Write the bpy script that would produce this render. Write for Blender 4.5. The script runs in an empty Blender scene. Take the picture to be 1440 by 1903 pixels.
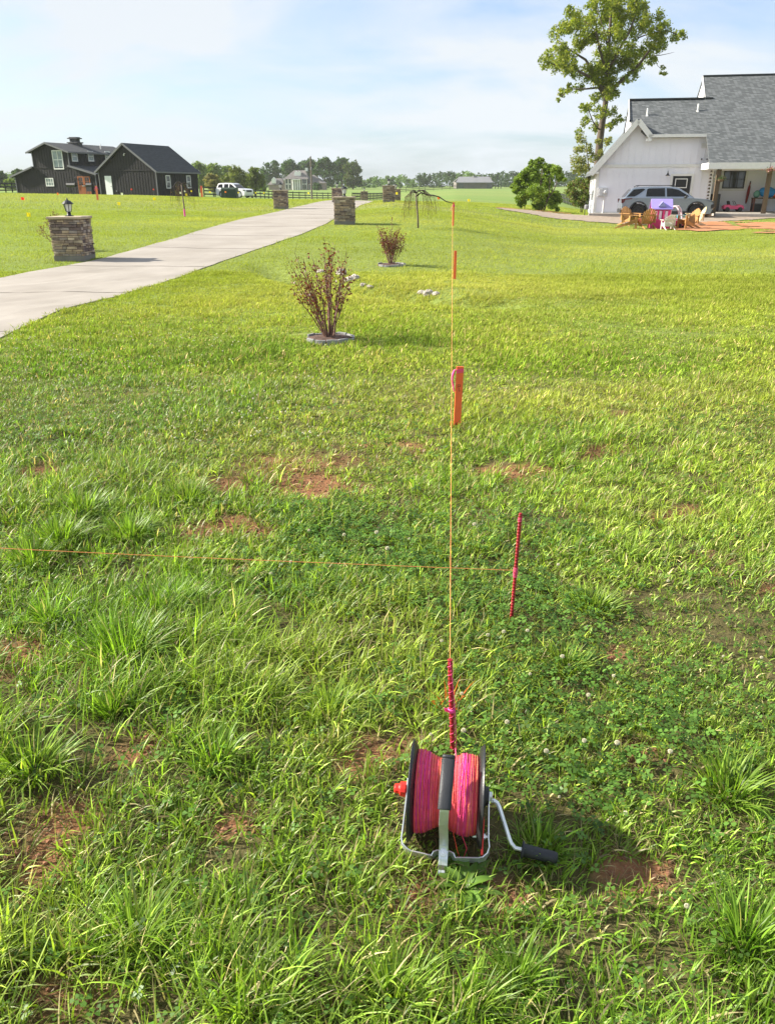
import bpy, math, random
import numpy as np
from mathutils import Vector, Matrix
random.seed(7); rng = np.random.default_rng(7)
R = math.radians
S = bpy.context.scene
COL = S.collection

# ---------------------------------------------------------------- camera
F, PW, PH, HC = 1480.0, 1440.0, 1903.0, 1.6
HORIZ = 345.0
PITCH = math.atan((PH / 2 - HORIZ) / F)
CP, SP = math.cos(PITCH), math.sin(PITCH)
cam_d = bpy.data.cameras.new('camera'); cam = bpy.data.objects.new('camera', cam_d); COL.objects.link(cam)
cam.location = (0, 0, HC); cam.rotation_euler = (math.pi / 2 - PITCH, 0, 0)
cam_d.sensor_fit = 'VERTICAL'; cam_d.sensor_height = 24.0; cam_d.lens = 24.0 * F / PH
cam_d.clip_start = 0.05; cam_d.clip_end = 5000
S.camera = cam
# ---------------------------------------------------------------- light
SUN_EL = R(31.0)
SUN_AZ_FROM = R(169.5)      # direction of the sun in the x-y plane, 180 = straight from the left
sun_dir = Vector((math.cos(SUN_AZ_FROM) * math.cos(SUN_EL), math.sin(SUN_AZ_FROM) * math.cos(SUN_EL), math.sin(SUN_EL)))
sl = bpy.data.lights.new('sun', 'SUN'); sl.energy = 4.5; sl.angle = R(1.6); sl.color = (1.0, 0.93, 0.80)
so = bpy.data.objects.new('sun', sl); COL.objects.link(so)
so.rotation_euler = sun_dir.to_track_quat('Z', 'Y').to_euler()
W = bpy.data.worlds.new('World'); S.world = W; W.use_nodes = True
wn, wl = W.node_tree.nodes, W.node_tree.links; wn.clear()
sky = wn.new('ShaderNodeTexSky'); sky.sky_type = 'NISHITA'; sky.sun_disc = False
sky.sun_elevation = SUN_EL; sky.sun_rotation = math.pi / 2 - SUN_AZ_FROM
sky.air_density = 1.0; sky.dust_density = 1.6; sky.ozone_density = 1.6; sky.altitude = 200
tc = wn.new('ShaderNodeTexCoord')
sx = wn.new('ShaderNodeSeparateXYZ'); wl.new(tc.outputs['Generated'], sx.inputs[0])
zc = wn.new('ShaderNodeMath'); zc.operation = 'MAXIMUM'; zc.inputs[1].default_value = 0.0; wl.new(sx.outputs['Z'], zc.inputs[0])
za = wn.new('ShaderNodeMath'); za.operation = 'ADD'; za.inputs[1].default_value = 0.28; wl.new(zc.outputs[0], za.inputs[0])
def wdiv(a):
    d = wn.new('ShaderNodeMath'); d.operation = 'DIVIDE'; wl.new(sx.outputs[a], d.inputs[0]); wl.new(za.outputs[0], d.inputs[1]); return d
cx = wn.new('ShaderNodeCombineXYZ'); wl.new(wdiv('X').outputs[0], cx.inputs[0]); wl.new(wdiv('Y').outputs[0], cx.inputs[1])
mp = wn.new('ShaderNodeMapping'); mp.inputs['Rotation'].default_value = (0, 0, R(12)); mp.inputs['Scale'].default_value = (0.42, 0.75, 1); mp.inputs['Location'].default_value = (3.1, 1.7, 0)
wl.new(cx.outputs[0], mp.inputs[0])
n1 = wn.new('ShaderNodeTexNoise'); n1.inputs['Scale'].default_value = 2.2; n1.inputs['Detail'].default_value = 9; n1.inputs['Roughness'].default_value = 0.55; n1.inputs['Distortion'].default_value = 0.5
wl.new(mp.outputs[0], n1.inputs[0])
cr = wn.new('ShaderNodeValToRGB'); cr.color_ramp.elements[0].position = 0.35; cr.color_ramp.elements[1].position = 0.56
cr.color_ramp.elements[0].color = (0.12, 0.12, 0.12, 1); cr.color_ramp.elements[1].color = (1, 1, 1, 1)
wl.new(n1.outputs['Fac'], cr.inputs[0])
wm = wn.new('ShaderNodeMix'); wm.data_type = 'RGBA'; wm.inputs[7].default_value = (3.1, 3.32, 3.6, 1)
sb_ = wn.new('ShaderNodeVectorMath'); sb_.operation = 'MULTIPLY'; sb_.inputs[1].default_value = (.56, .67, .84); wl.new(sky.outputs[0], sb_.inputs[0])
wl.new(cr.outputs[0], wm.inputs[0]); wl.new(sb_.outputs[0], wm.inputs[6])
bg = wn.new('ShaderNodeBackground'); bg.inputs[1].default_value = 0.10
wl.new(wm.outputs[2], bg.inputs[0]); wo = wn.new('ShaderNodeOutputWorld'); wl.new(bg.outputs[0], wo.inputs[0])
S.view_settings.view_transform = 'Standard'; S.view_settings.look = 'None'; S.view_settings.gamma = 1; S.view_settings.exposure = 1.42
S.render.engine = 'CYCLES'
S.cycles.max_bounces = 6; S.cycles.diffuse_bounces = 3; S.cycles.transmission_bounces = 4; S.cycles.transparent_max_bounces = 6; S.cycles.volume_bounces = 1
S.cycles.sample_clamp_indirect = 6

# ---------------------------------------------------------------- pixel <-> world
def elev(py): return math.tan(math.atan((PH / 2 - py) / F) - PITCH)
def zat(py, Y): return HC + Y * elev(py)
def xat(px, Y, z): return (px - PW / 2) / F * (Y * CP - (z - HC) * SP)
def P(px, py, Y):
    z = zat(py, Y); return Vector((xat(px, Y, z), Y, z))
def lsolve(o, d, px, z):          # length along d from o (plan) at height z that lands on column px
    u = (px - PW / 2) / F
    return (u * (o[1] * CP - (z - HC) * SP) - o[0]) / (d[0] - u * d[1] * CP)
# ---------------------------------------------------------------- terrain
def sm(t): t = np.clip(t, 0, 1); return t * t * (3 - 2 * t)
def hash2(i, j, seed):
    i = (i.astype(np.int64) * 73856093) ^ (j.astype(np.int64) * 19349663) ^ (seed * 83492791)
    i = (i ^ (i >> 13)) * 1274126177 & 0x7fffffff
    return ((i ^ (i >> 16)) & 0xffff) / 65535.0
def vn(x, y, sc, seed=1):
    x = np.asarray(x, float) * sc; y = np.asarray(y, float) * sc
    i = np.floor(x); j = np.floor(y); fx = sm(x - i); fy = sm(y - j)
    a = hash2(i, j, seed); b = hash2(i + 1, j, seed); c = hash2(i, j + 1, seed); d = hash2(i + 1, j + 1, seed)
    return a + (b - a) * fx + (c - a) * fy + (a - b - c + d) * fx * fy
def fbm(x, y, sc, seed=1): return vn(x, y, sc, seed) * .55 + vn(x, y, sc * 2.1, seed + 3) * .28 + vn(x, y, sc * 4.3, seed + 7) * .17
PROF = [
 (-.50, [(0, 0), (14, 0), (18, .12), (26, .4), (35, .65), (55, .95), (80, 1.06), (108, .58), (118, .5), (160, .75), (300, 1.1), (600, 1.2), (3000, 1.2)]),
 (-.28, [(0, 0), (14, 0), (18, .12), (26, .38), (42, .62), (60, .75), (85, .66), (108, .44), (118, .4), (200, 0), (300, -.2), (450, .2), (600, 1.), (3000, 1.)]),
 (-.17, [(0, 0), (14, 0), (18, .1), (28, .38), (42, .52), (67, .52), (90, .3), (115, .15), (200, -1.2), (300, -1.2), (450, -.3), (600, .8), (3000, 1.)]),
 (-.06, [(0, 0), (14, 0), (18, .1), (28, .41), (42, .55), (67, .58), (80, .4), (130, -.75), (210, -1.6), (300, -1.2), (450, -.3), (600, .8), (3000, 1.)]),
 (.005, [(0, 0), (14, 0), (18, .1), (28, .40), (40, .72), (50, .82), (60, .6), (75, .3), (130, -.75), (210, -1.5), (300, -1.2), (450, -.2), (600, .8), (3000, 1.)]),
 (.08, [(0, 0), (14, 0), (18, .06), (28, .37), (38, .5), (50, .52), (70, .25), (100, -.1), (200, -.6), (300, -.1), (400, .45), (600, .8), (3000, 1.)]),
 (.20, [(0, 0), (20, 0), (36, -.12), (51, -.12), (65, -.12), (90, -.5), (120, -.9), (200, -1.3), (300, -.6), (400, .5), (600, .9), (3000, 1.)]),
 (.27, [(0, 0), (20, 0), (36, -.2), (48, -.2), (56, -.25), (66, -.6), (120, -2.), (165, -3.2), (230, -3.4), (400, -.4), (600, .9), (3000, 1.)]),
 (.36, [(0, 0), (20, 0), (36, -.22), (42, -.22), (51, -.12), (56, -.02), (90, -.2), (130, -1.5), (200, -2.5), (400, -.2), (600, .9), (3000, 1.)]),
]
LT = np.linspace(math.log(1.0), math.log(3000.0), 900)
def _prof(pts):
    z = np.interp(np.exp(LT), [p[0] for p in pts], [p[1] for p in pts])
    k = np.exp(-0.5 * (np.arange(-30, 31) / 9.0) ** 2); k /= k.sum()
    return np.convolve(np.pad(z, 30, mode='edge'), k, mode='valid')
PT = [(s, _prof(p)) for s, p in PROF]
SW = [(-3.2, 17.6), (-2.2, 15.9), (-1.2, 14.6), (-.2, 13.6), (.7, 12.5), (1.3, 12.0), (2.0, 11.9)]
def seg_d(x, y, pts):
    d = np.full(np.shape(x), 1e9)
    for (ax, ay), (bx, by) in zip(pts[:-1], pts[1:]):
        t = np.clip(((x - ax) * (bx - ax) + (y - ay) * (by - ay)) / ((bx - ax) ** 2 + (by - ay) ** 2), 0, 1)
        d = np.minimum(d, np.hypot(x - ax - t * (bx - ax), y - ay - t * (by - ay)))
    return d
def T(x, y):
    x = np.asarray(x, float); y = np.asarray(y, float)
    ys = np.maximum(y, 1.0); s = x / np.maximum(ys, 6.0); lt = np.log(ys)
    zs = [np.interp(lt, LT, p[1]) for p in PT]
    z = np.where(s <= PT[0][0], zs[0], zs[-1])
    for k in range(len(PT) - 1):
        a, b = PT[k][0], PT[k + 1][0]
        m = (s > a) & (s <= b); t = (s - a) / (b - a)
        z = np.where(m, zs[k] + (zs[k + 1] - zs[k]) * t, z)
    d = seg_d(x, y, SW); fade = sm((x + 3.1) / 1.7) * sm((2.2 - x) / .8)
    z = z - .34 * np.exp(-(d / .42) ** 2) * fade
    near = sm((30 - ys) / 20)
    z = z + near * ((fbm(x, y, 1.3, 5) - .5) * .05 + (vn(x, y, 9, 8) - .5) * .016) + (fbm(x, y, .12, 9) - .5) * .10 * sm((ys - 14) / 20) * sm((120 - ys) / 40)
    return z
def Tz(x, y): return float(T(np.array([x]), np.array([y]))[0])
def G(px, py, lo=.6, hi=400):     # where the ray of a photo pixel first meets the ground
    Ys = np.exp(np.linspace(math.log(lo), math.log(hi), 1600)); e = elev(py)
    zr = HC + Ys * e; xr = (px - PW / 2) / F * (Ys * CP - (zr - HC) * SP)
    h = zr - T(xr, Ys)
    i = int(np.argmax(h < 0)) if (h < 0).any() else len(Ys) - 1
    return Vector((xr[i], Ys[i], zr[i]))
def onG(px, Y, dz=0.0):           # column px, distance Y, on the ground
    z = 0.0
    for _ in range(4): x = xat(px, Y, z); z = Tz(x, Y)
    return Vector((x, Y, z + dz))

# ---------------------------------------------------------------- materials
def lin(c): return tuple((v / 12.92 if v <= .04045 else ((v + .055) / 1.055) ** 2.4) for v in [k / 255 for k in c])
MATS = {}
def mat(name, col, rough=.6, metal=0., var=.12, scale=6., bump=0., bscale=40., spec=.5, trans=0., coat=0., attr=None, col2=None, coords='Object', stretch=None, alpha=1.):
    if name in MATS: return MATS[name]
    m = bpy.data.materials.new(name); m.use_nodes = True; nt = m.node_tree; N, K = nt.nodes, nt.links
    b = N['Principled BSDF']; b.inputs['Roughness'].default_value = rough; b.inputs['Metallic'].default_value = metal
    b.inputs['Specular IOR Level'].default_value = spec; b.inputs['Coat Weight'].default_value = coat
    t = N.new('ShaderNodeTexCoord'); co = t.outputs[coords]
    if stretch:
        mm = N.new('ShaderNodeMapping'); mm.inputs['Scale'].default_value = stretch; K.new(co, mm.inputs[0]); co = mm.outputs[0]
    nz = N.new('ShaderNodeTexNoise'); nz.inputs['Scale'].default_value = scale; nz.inputs['Detail'].default_value = 5; K.new(co, nz.inputs[0])
    rp = N.new('ShaderNodeMapRange'); rp.inputs[1].default_value = .3; rp.inputs[2].default_value = .7; K.new(nz.outputs['Fac'], rp.inputs[0])
    mx = N.new('ShaderNodeMix'); mx.data_type = 'RGBA'; K.new(rp.outputs[0], mx.inputs[0])
    if attr:
        at = N.new('ShaderNodeAttribute'); at.attribute_name = attr
        rp.inputs[3].default_value = 1 - var; rp.inputs[4].default_value = 1 + var
        vm = N.new('ShaderNodeVectorMath'); vm.operation = 'SCALE'; K.new(at.outputs['Color'], vm.inputs[0]); K.new(rp.outputs[0], vm.inputs[3]); out = vm.outputs[0]
    else:
        c2 = col2 or tuple(min(1, v * (1 + var)) for v in col); c1 = col if col2 else tuple(v * (1 - var) for v in col)
        mx.inputs[6].default_value = (*c1, 1); mx.inputs[7].default_value = (*c2, 1); out = mx.outputs[2]
    K.new(out, b.inputs['Base Color'])
    if bump:
        n2 = N.new('ShaderNodeTexNoise'); n2.inputs['Scale'].default_value = bscale; n2.inputs['Detail'].default_value = 4; K.new(co, n2.inputs[0])
        bp = N.new('ShaderNodeBump'); bp.inputs['Strength'].default_value = bump; bp.inputs['Distance'].default_value = .01
        K.new(n2.outputs['Fac'], bp.inputs['Height']); K.new(bp.outputs[0], b.inputs['Normal'])
    if trans:
        o = N['Material Output']; tl = N.new('ShaderNodeBsdfTranslucent'); ms = N.new('ShaderNodeMixShader'); ms.inputs[0].default_value = trans
        tv = N.new('ShaderNodeVectorMath'); tv.operation = 'MULTIPLY'; tv.inputs[1].default_value = (1.25, 1.35, .6)
        K.new(out, tv.inputs[0]); K.new(tv.outputs[0], tl.inputs[0])
        K.new(b.outputs[0], ms.inputs[1]); K.new(tl.outputs[0], ms.inputs[2]); K.new(ms.outputs[0], o.inputs[0])
    if alpha < 1: b.inputs['Alpha'].default_value = alpha
    MATS[name] = m; return m
def shingle(name, c1, c2, c3, w=.5, h=.14):
    if name in MATS: return MATS[name]
    m = mat(name, c1, .9, bump=.3, bscale=30); nt = m.node_tree; N, K = nt.nodes, nt.links
    t = N.new('ShaderNodeTexCoord'); sp = N.new('ShaderNodeSeparateXYZ'); K.new(t.outputs['Object'], sp.inputs[0])
    a = N.new('ShaderNodeMath'); a.operation = 'ADD'; K.new(sp.outputs[0], a.inputs[0]); K.new(sp.outputs[1], a.inputs[1])
    cb = N.new('ShaderNodeCombineXYZ'); K.new(a.outputs[0], cb.inputs[0]); K.new(sp.outputs[2], cb.inputs[1])
    br = N.new('ShaderNodeTexBrick'); br.inputs['Scale'].default_value = 1; br.inputs['Brick Width'].default_value = w; br.inputs['Row Height'].default_value = h * .7
    br.inputs['Mortar Size'].default_value = .008; br.inputs['Bias'].default_value = -.1
    br.inputs['Color1'].default_value = (*c1, 1); br.inputs['Color2'].default_value = (*c2, 1); br.inputs['Mortar'].default_value = (*c3, 1)
    K.new(cb.outputs[0], br.inputs[0]); K.new(br.outputs[0], N['Principled BSDF'].inputs['Base Color'])
    return m

# ---------------------------------------------------------------- mesh helpers
class MB:
    def __init__(s): s.V = []; s.F = []; s.C = []
    def add(s, vs, fs, col=None):
        o = len(s.V); s.V += [tuple(v) for v in vs]; s.F += [tuple(i + o for i in f) for f in fs]
        s.C += [col or (1, 1, 1)] * len(vs); return s
    def box(s, c, d, rot=None, col=None, taper=1.):
        vs = []
        for z in (-1, 1):
            k = taper if z > 0 else 1.
            for x, y in ((-1, -1), (1, -1), (1, 1), (-1, 1)):
                v = Vector((x * d[0] / 2 * k, y * d[1] / 2 * k, z * d[2] / 2))
                if rot is not None: v = rot @ v
                vs.append(v + Vector(c))
        return s.add(vs, [(3, 2, 1, 0), (4, 5, 6, 7), (0, 1, 5, 4), (1, 2, 6, 5), (2, 3, 7, 6), (3, 0, 4, 7)], col)
    def bab(s, a, b, col=None):
        return s.box([(a[i] + b[i]) / 2 for i in range(3)], [abs(b[i] - a[i]) for i in range(3)], None, col)
    def tube(s, pts, r, n=8, cap=True, col=None):
        pts = [Vector(p) for p in pts]; m = len(pts); rs = r if isinstance(r, (list, tuple)) else [r] * m
        vs = []; up = None
        for i, p in enumerate(pts):
            t = (pts[min(i + 1, m - 1)] - pts[max(i - 1, 0)])
            if t.length < 1e-9: t = Vector((0, 0, 1))
            t.normalize()
            if up is None: up = t.orthogonal().normalized()
            up = (up - t * up.dot(t)); up = up.normalized() if up.length > 1e-6 else t.orthogonal().normalized()
            w = t.cross(up)
            for k in range(n):
                a = 2 * math.pi * k / n; vs.append(p + (up * math.cos(a) + w * math.sin(a)) * rs[i])
        fs = [(i * n + k, i * n + (k + 1) % n, (i + 1) * n + (k + 1) % n, (i + 1) * n + k) for i in range(m - 1) for k in range(n)]
        if cap: fs += [tuple(range(n))[::-1], tuple((m - 1) * n + k for k in range(n))]
        return s.add(vs, fs, col)
    def strip(s, pts, wdir, w, th, col=None, n0=None):   # flat bar swept along pts; wdir = width direction
        pts = [Vector(p) for p in pts]; m = len(pts); vs = []
        for i, p in enumerate(pts):
            t = (pts[min(i + 1, m - 1)] - pts[max(i - 1, 0)]).normalized()
            wd = Vector(wdir[i] if isinstance(wdir, list) else wdir); wd = (wd - t * wd.dot(t)).normalized(); nn = t.cross(wd)
            ww = w[i] if isinstance(w, (list, tuple)) else w
            for a, b in ((-1, -1), (1, -1), (1, 1), (-1, 1)): vs.append(p + wd * a * ww / 2 + nn * b * th / 2)
        fs = [(i * 4 + k, i * 4 + (k + 1) % 4, (i + 1) * 4 + (k + 1) % 4, (i + 1) * 4 + k) for i in range(m - 1) for k in range(4)]
        fs += [(3, 2, 1, 0), tuple((m - 1) * 4 + k for k in range(4))]
        return s.add(vs, fs, col)
    def lathe(s, prof, o=(0, 0, 0), ax=(0, 0, 1), n=20, cols=None, close=False):
        ax = Vector(ax).normalized(); u = ax.orthogonal().normalized(); w = ax.cross(u); o = Vector(o); vs = []
        for r, h in prof:
            for k in range(n):
                a = 2 * math.pi * k / n; vs.append(o + ax * h + (u * math.cos(a) + w * math.sin(a)) * r)
        m = len(prof); fs = [(i * n + k, i * n + (k + 1) % n, (i + 1) * n + (k + 1) % n, (i + 1) * n + k) for i in range(m - 1) for k in range(n)]
        if close: fs += [((m - 1) * n + k, (m - 1) * n + (k + 1) % n, (k + 1) % n, k) for k in range(n)]
        else: fs += [tuple(range(n))[::-1], tuple((m - 1) * n + k for k in range(n))]
        b = len(s.V); s.add(vs, fs)
        if cols:
            for i, c in enumerate(cols):
                for k in range(n): s.C[b + i * n + k] = c
        return s
    def prism(s, poly, o, ux, uy, h, col=None):          # poly in (ux,uy) plane at o, extruded along h (vector)
        o, ux, uy, h = Vector(o), Vector(ux), Vector(uy), Vector(h); n = len(poly)
        a = [o + ux * p[0] + uy * p[1] for p in poly]; b = [v + h for v in a]
        return s.add(a + b, [tuple(range(n))[::-1], tuple(range(n, 2 * n))] + [(i, (i + 1) % n, n + (i + 1) % n, n + i) for i in range(n)], col)
    def ico(s, c, r, col=None, jit=0., sub=1):
        t = (1 + 5 ** .5) / 2
        V = [Vector(v).normalized() for v in ((-1, t, 0), (1, t, 0), (-1, -t, 0), (1, -t, 0), (0, -1, t), (0, 1, t), (0, -1, -t), (0, 1, -t), (t, 0, -1), (t, 0, 1), (-t, 0, -1), (-t, 0, 1))]
        Fc = [(0, 11, 5), (0, 5, 1), (0, 1, 7), (0, 7, 10), (0, 10, 11), (1, 5, 9), (5, 11, 4), (11, 10, 2), (10, 7, 6), (7, 1, 8), (3, 9, 4), (3, 4, 2), (3, 2, 6), (3, 6, 8), (3, 8, 9), (4, 9, 5), (2, 4, 11), (6, 2, 10), (8, 6, 7), (9, 8, 1)]
        for _ in range(sub):
            nf = []; mid = {}
            def md(a, b):
                k = (min(a, b), max(a, b))
                if k not in mid: mid[k] = len(V); V.append(((V[a] + V[b]) / 2).normalized())
                return mid[k]
            for a, b, c_ in Fc:
                x, y, z = md(a, b), md(b, c_), md(c_, a); nf += [(a, x, z), (b, y, x), (c_, z, y), (x, y, z)]
            Fc = nf
        r = r if isinstance(r, (tuple, list)) else (r, r, r)
        return s.add([Vector(c) + Vector((v.x * r[0], v.y * r[1], v.z * r[2])) * (1 + random.uniform(-jit, jit)) for v in V], Fc, col)
    def build(s, name, m, parent=None, smooth=False, bevel=0., seg=2, off=None):
        me = bpy.data.meshes.new(name)
        V = s.V if off is None else [(v[0] - off[0], v[1] - off[1], v[2] - off[2]) for v in s.V]
        me.from_pydata(V, [], s.F); me.update()
        if any(c != (1, 1, 1) for c in s.C):
            ca = me.color_attributes.new('col', 'FLOAT_COLOR', 'POINT')
            ca.data.foreach_set('color', np.array([(*c, 1) for c in s.C], 'f').ravel())
        if smooth: me.polygons.foreach_set('use_smooth', [True] * len(me.polygons))
        me.materials.append(m); o = bpy.data.objects.new(name, me); COL.objects.link(o)
        if parent: o.parent = parent
        if bevel:
            b = o.modifiers.new('bevel', 'BEVEL'); b.width = bevel; b.segments = seg; b.limit_method = 'ANGLE'; b.angle_limit = R(40)
        if smooth and bevel:
            o.modifiers.new('wn', 'WEIGHTED_NORMAL')
        return o
def npmesh(name, V, FI, m, C=None, parent=None, smooth=False):   # V (n,3), FI (m,k) all the same size
    me = bpy.data.meshes.new(name); n, (q, k) = len(V), FI.shape
    me.vertices.add(n); me.vertices.foreach_set('co', V.astype('f').ravel())
    me.loops.add(q * k); me.loops.foreach_set('vertex_index', FI.astype('i').ravel())
    me.polygons.add(q); me.polygons.foreach_set('loop_start', np.arange(0, q * k, k, dtype='i')); me.polygons.foreach_set('loop_total', np.full(q, k, 'i'))
    if smooth: me.polygons.foreach_set('use_smooth', np.ones(q, bool))
    me.update(calc_edges=True)
    if C is not None:
        ca = me.color_attributes.new('col', 'FLOAT_COLOR', 'POINT')
        ca.data.foreach_set('color', np.hstack([C, np.ones((n, 1))]).astype('f').ravel())
    me.materials.append(m); o = bpy.data.objects.new(name, me); COL.objects.link(o)
    if parent: o.parent = parent
    return o
def tag(o, label=None, cat=None, group=None, kind=None):
    if label: o['label'] = label
    if cat: o['category'] = cat
    if group: o['group'] = group
    if kind: o['kind'] = kind
    return o
def thing(name, label, cat, loc=(0, 0, 0), rz=0., group=None):
    o = bpy.data.objects.new(name, None); COL.objects.link(o); o.location = loc; o.rotation_euler = (0, 0, rz); o.empty_display_size = .2
    return tag(o, label, cat, group)
def copy_thing(r, loc, rz, label, scale=1., group=None):
    ch = {}
    for o in COL.objects: ch.setdefault(o.parent, []).append(o)
    def rec(o, p):
        c = o.copy(); COL.objects.link(c); c.parent = p
        for k in ch.get(o, []): rec(k, c)
        return c
    c = rec(r, None); c.location = loc; c.rotation_euler = (0, 0, rz); c.scale = (scale,) * 3; c['label'] = label
    if group: c['group'] = group
    return c
ch_ids = None
GRASS = True; HAZE = .00014
# ================================================================ SETTING: ground, drive, gravel, dirt
# drive edges traced on the ground: near (right) edge and far (left) edge
DR_R = [(-4.2, 4.0), (-4.35, 8.0)] + [tuple(G(px, py)[:2]) for px, py in ((110, 579), (200, 556), (300, 528), (400, 492), (470, 467), (560, 436), (605, 417))] + [tuple(onG(660, 40)[:2]), tuple(onG(690, 52)[:2]), tuple(onG(705, 66)[:2]), tuple(onG(712, 80)[:2])]
DR_L = [(-8.3, 4.0), (-8.1, 9.0)] + [tuple(G(px, py)[:2]) for px, py in ((0, 519), (95, 500), (185, 483), (260, 463), (330, 443), (400, 421), (440, 410))] + [tuple(onG(520, 39)[:2]), tuple(onG(568, 50)[:2]), tuple(onG(612, 66)[:2]), tuple(onG(640, 80)[:2])]
def xof(line, y): return np.interp(y, [p[1] for p in line], [p[0] for p in line])
def in_drive(x, y, pad=0.): return (x > xof(DR_L, y) - pad) & (x < xof(DR_R, y) + pad) & (y > 4) & (y < 80)
def gpoly(pts, Y=None): return [tuple(G(a, b)[:2]) for a, b in pts]
GRAV = [tuple(onG(px, Y)[:2]) for px, Y in ((918, 53.5), (960, 50.5), (1020, 47.5), (1090, 44.5), (1150, 42.2), (1240, 41.5), (1330, 44.5), (1390, 46.5), (1440, 48.2), (1500, 50), (1500, 53.4), (1320, 54.2), (1100, 54.5), (1040, 55.5), (975, 57.), (925, 56.))]
DIRT = [[tuple(onG(px, Y)[:2]) for px, Y in q] for q in (
    ((1236, 39.8), (1262, 36.8), (1300, 35.4), (1352, 35.6), (1380, 38.2), (1362, 43.6), (1310, 44.4), (1240, 42.4)),
    ((1362, 42.8), (1392, 38.6), (1440, 36.6), (1500, 36.), (1500, 42.), (1440, 43.2), (1395, 44.3)),
    ((1392, 34.4), (1440, 33.2), (1500, 33.), (1500, 35.2), (1440, 35.8)),
    ((905, 57.2), (975, 59.), (1045, 57.6), (1060, 56.2), (975, 57.1), (925, 56.1)))]
def inpoly(x, y, poly):
    c = np.zeros(np.shape(x), bool); n = len(poly)
    for i in range(n):
        (x1, y1), (x2, y2) = poly[i], poly[(i + 1) % n]
        c ^= ((y1 > y) != (y2 > y)) & (x < (x2 - x1) * (y - y1) / ((y2 - y1) if y2 != y1 else 1e-9) + x1)
    return c
# bare spots in the lawn: photo pixel centre, half sizes in metres
BARE = [(565, 868, .30, .26), (590, 905, .22, .20), (430, 902, .20, .12), (400, 980, .30, .13), (70, 880, .16, .2), (40, 1215, .16, .16), (110, 1245, .24, .12),
        (690, 1395, .15, .10), (100, 1545, .13, .12), (60, 1600, .12, .1), (430, 1530, .10, .09), (1195, 1640, .11, .08), (830, 1850, .16, .05), (780, 1660, .07, .07), (940, 1665, .10, .05), (1250, 962, .3, .12),
        (960, 880, .3, .16), (485, 988, .16, .07), (1330, 1040, .18, .08), (130, 1860, .14, .05), (720, 830, .3, .12), (1075, 845, .3, .1), (560, 1855, .06, .05),
        (850, 540, .7, .3), (840, 553, .5, .2), (560, 622, .28, .16), (655, 634, .24, .12), (725, 494, .6, .3), (775, 424, .5, .5), (1190, 1395, .1, .05), (260, 1390, .08, .08), (440, 1060, .14, .06), (905, 545, .8, .3), (1110, 770, .3, .1), (1260, 620, .7, .15), (1010, 622, .6, .15), (1150, 1215, .12, .05), (1400, 1080, .2, .1)]
BW = [(G(a, b).x, G(a, b).y, c * (.78 if b > 950 else .9), d * (.78 if b > 950 else .9)) for a, b, c, d in BARE]
BW[:4] = [(x, y, c * 1.35, d * 1.35) for x, y, c, d in BW[:4]]
def bare(x, y):
    v = np.zeros(np.shape(x))
    wx = (fbm(x, y, 5., 21) - .5) * .42; wy = (fbm(x, y, 5., 22) - .5) * .42
    for bx, by, rx, ry in BW:
        k = min(1, rx / .2)
        v = np.maximum(v, 1.35 - np.hypot((x + wx * k - bx) / rx, (y + wy * k - by) / ry))
    n = fbm(x, y, 2.6, 31); v = np.maximum(v, (n - .79) * 7 * sm((9 - y) / 4))
    return np.clip(v, 0, 1)
BUSH = [(G(612, 634).x, G(612, 634).y + .04, .30), (G(727, 494).x, G(727, 494).y, .33)]

def axis(a, b, fine, n, g):      # fine spacing in the middle, growing outward
    v = list(np.arange(a, b, fine)); s = fine
    while v[-1] < n: s *= g; v.append(v[-1] + s)
    return v
xs = axis(0, 4.2, .07, 1500, 1.09); xs = np.array([-v for v in xs[:0:-1]] + xs)
ys = np.array([-60, -30, -14, -6, -3, -1.2, -.3] + axis(.2, 7, .07, 2600, 1.022))
GX, GY = np.meshgrid(xs, ys)
GZ = T(GX, GY)
dr = in_drive(GX, GY, -.12); GZ = GZ - .06 * dr
nx, ny = len(xs), len(ys)
idx = np.arange(nx * ny).reshape(ny, nx)
FI = np.stack([idx[:-1, :-1], idx[:-1, 1:], idx[1:, 1:], idx[1:, :-1]], -1).reshape(-1, 4)
soil = np.array([.25, .115, .06]); thatch = np.array([.12, .105, .045]); green = np.array([.15, .22, .035]); pale = np.array([.25, .27, .08]); field = np.array([.15, .23, .055])
gx, gy = GX.ravel(), GY.ravel()
k = bare(gx, gy)[:, None]; n_ = fbm(gx, gy, 1.1, 41)[:, None]; n2_ = fbm(gx, gy, .09, 42)[:, None]
near = thatch * .72 * (1 - k) + soil * k; near = near * (.8 + .5 * n_)
far = green * (1 - n2_) + pale * n2_ * .8 + 0
f_ = sm((gy - 4) / 6)[:, None]; f2 = sm((gy - 70) / 60)[:, None]
stripes = (vn(gx * .15, gy, .05, 44))[:, None]
C = near * (1 - f_) + far * f_; C = C * (1 - f2) + (field * (1 - .45 * stripes) + pale * .45 * stripes) * f2
ground = npmesh('ground', np.stack([gx, gy, GZ.ravel()], 1), FI, mat('ground_mat', (1, 1, 1), .95, attr='col', var=.28, scale=14, bump=.9, bscale=60, spec=.1), C, smooth=True)
tag(ground, kind='structure')

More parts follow.
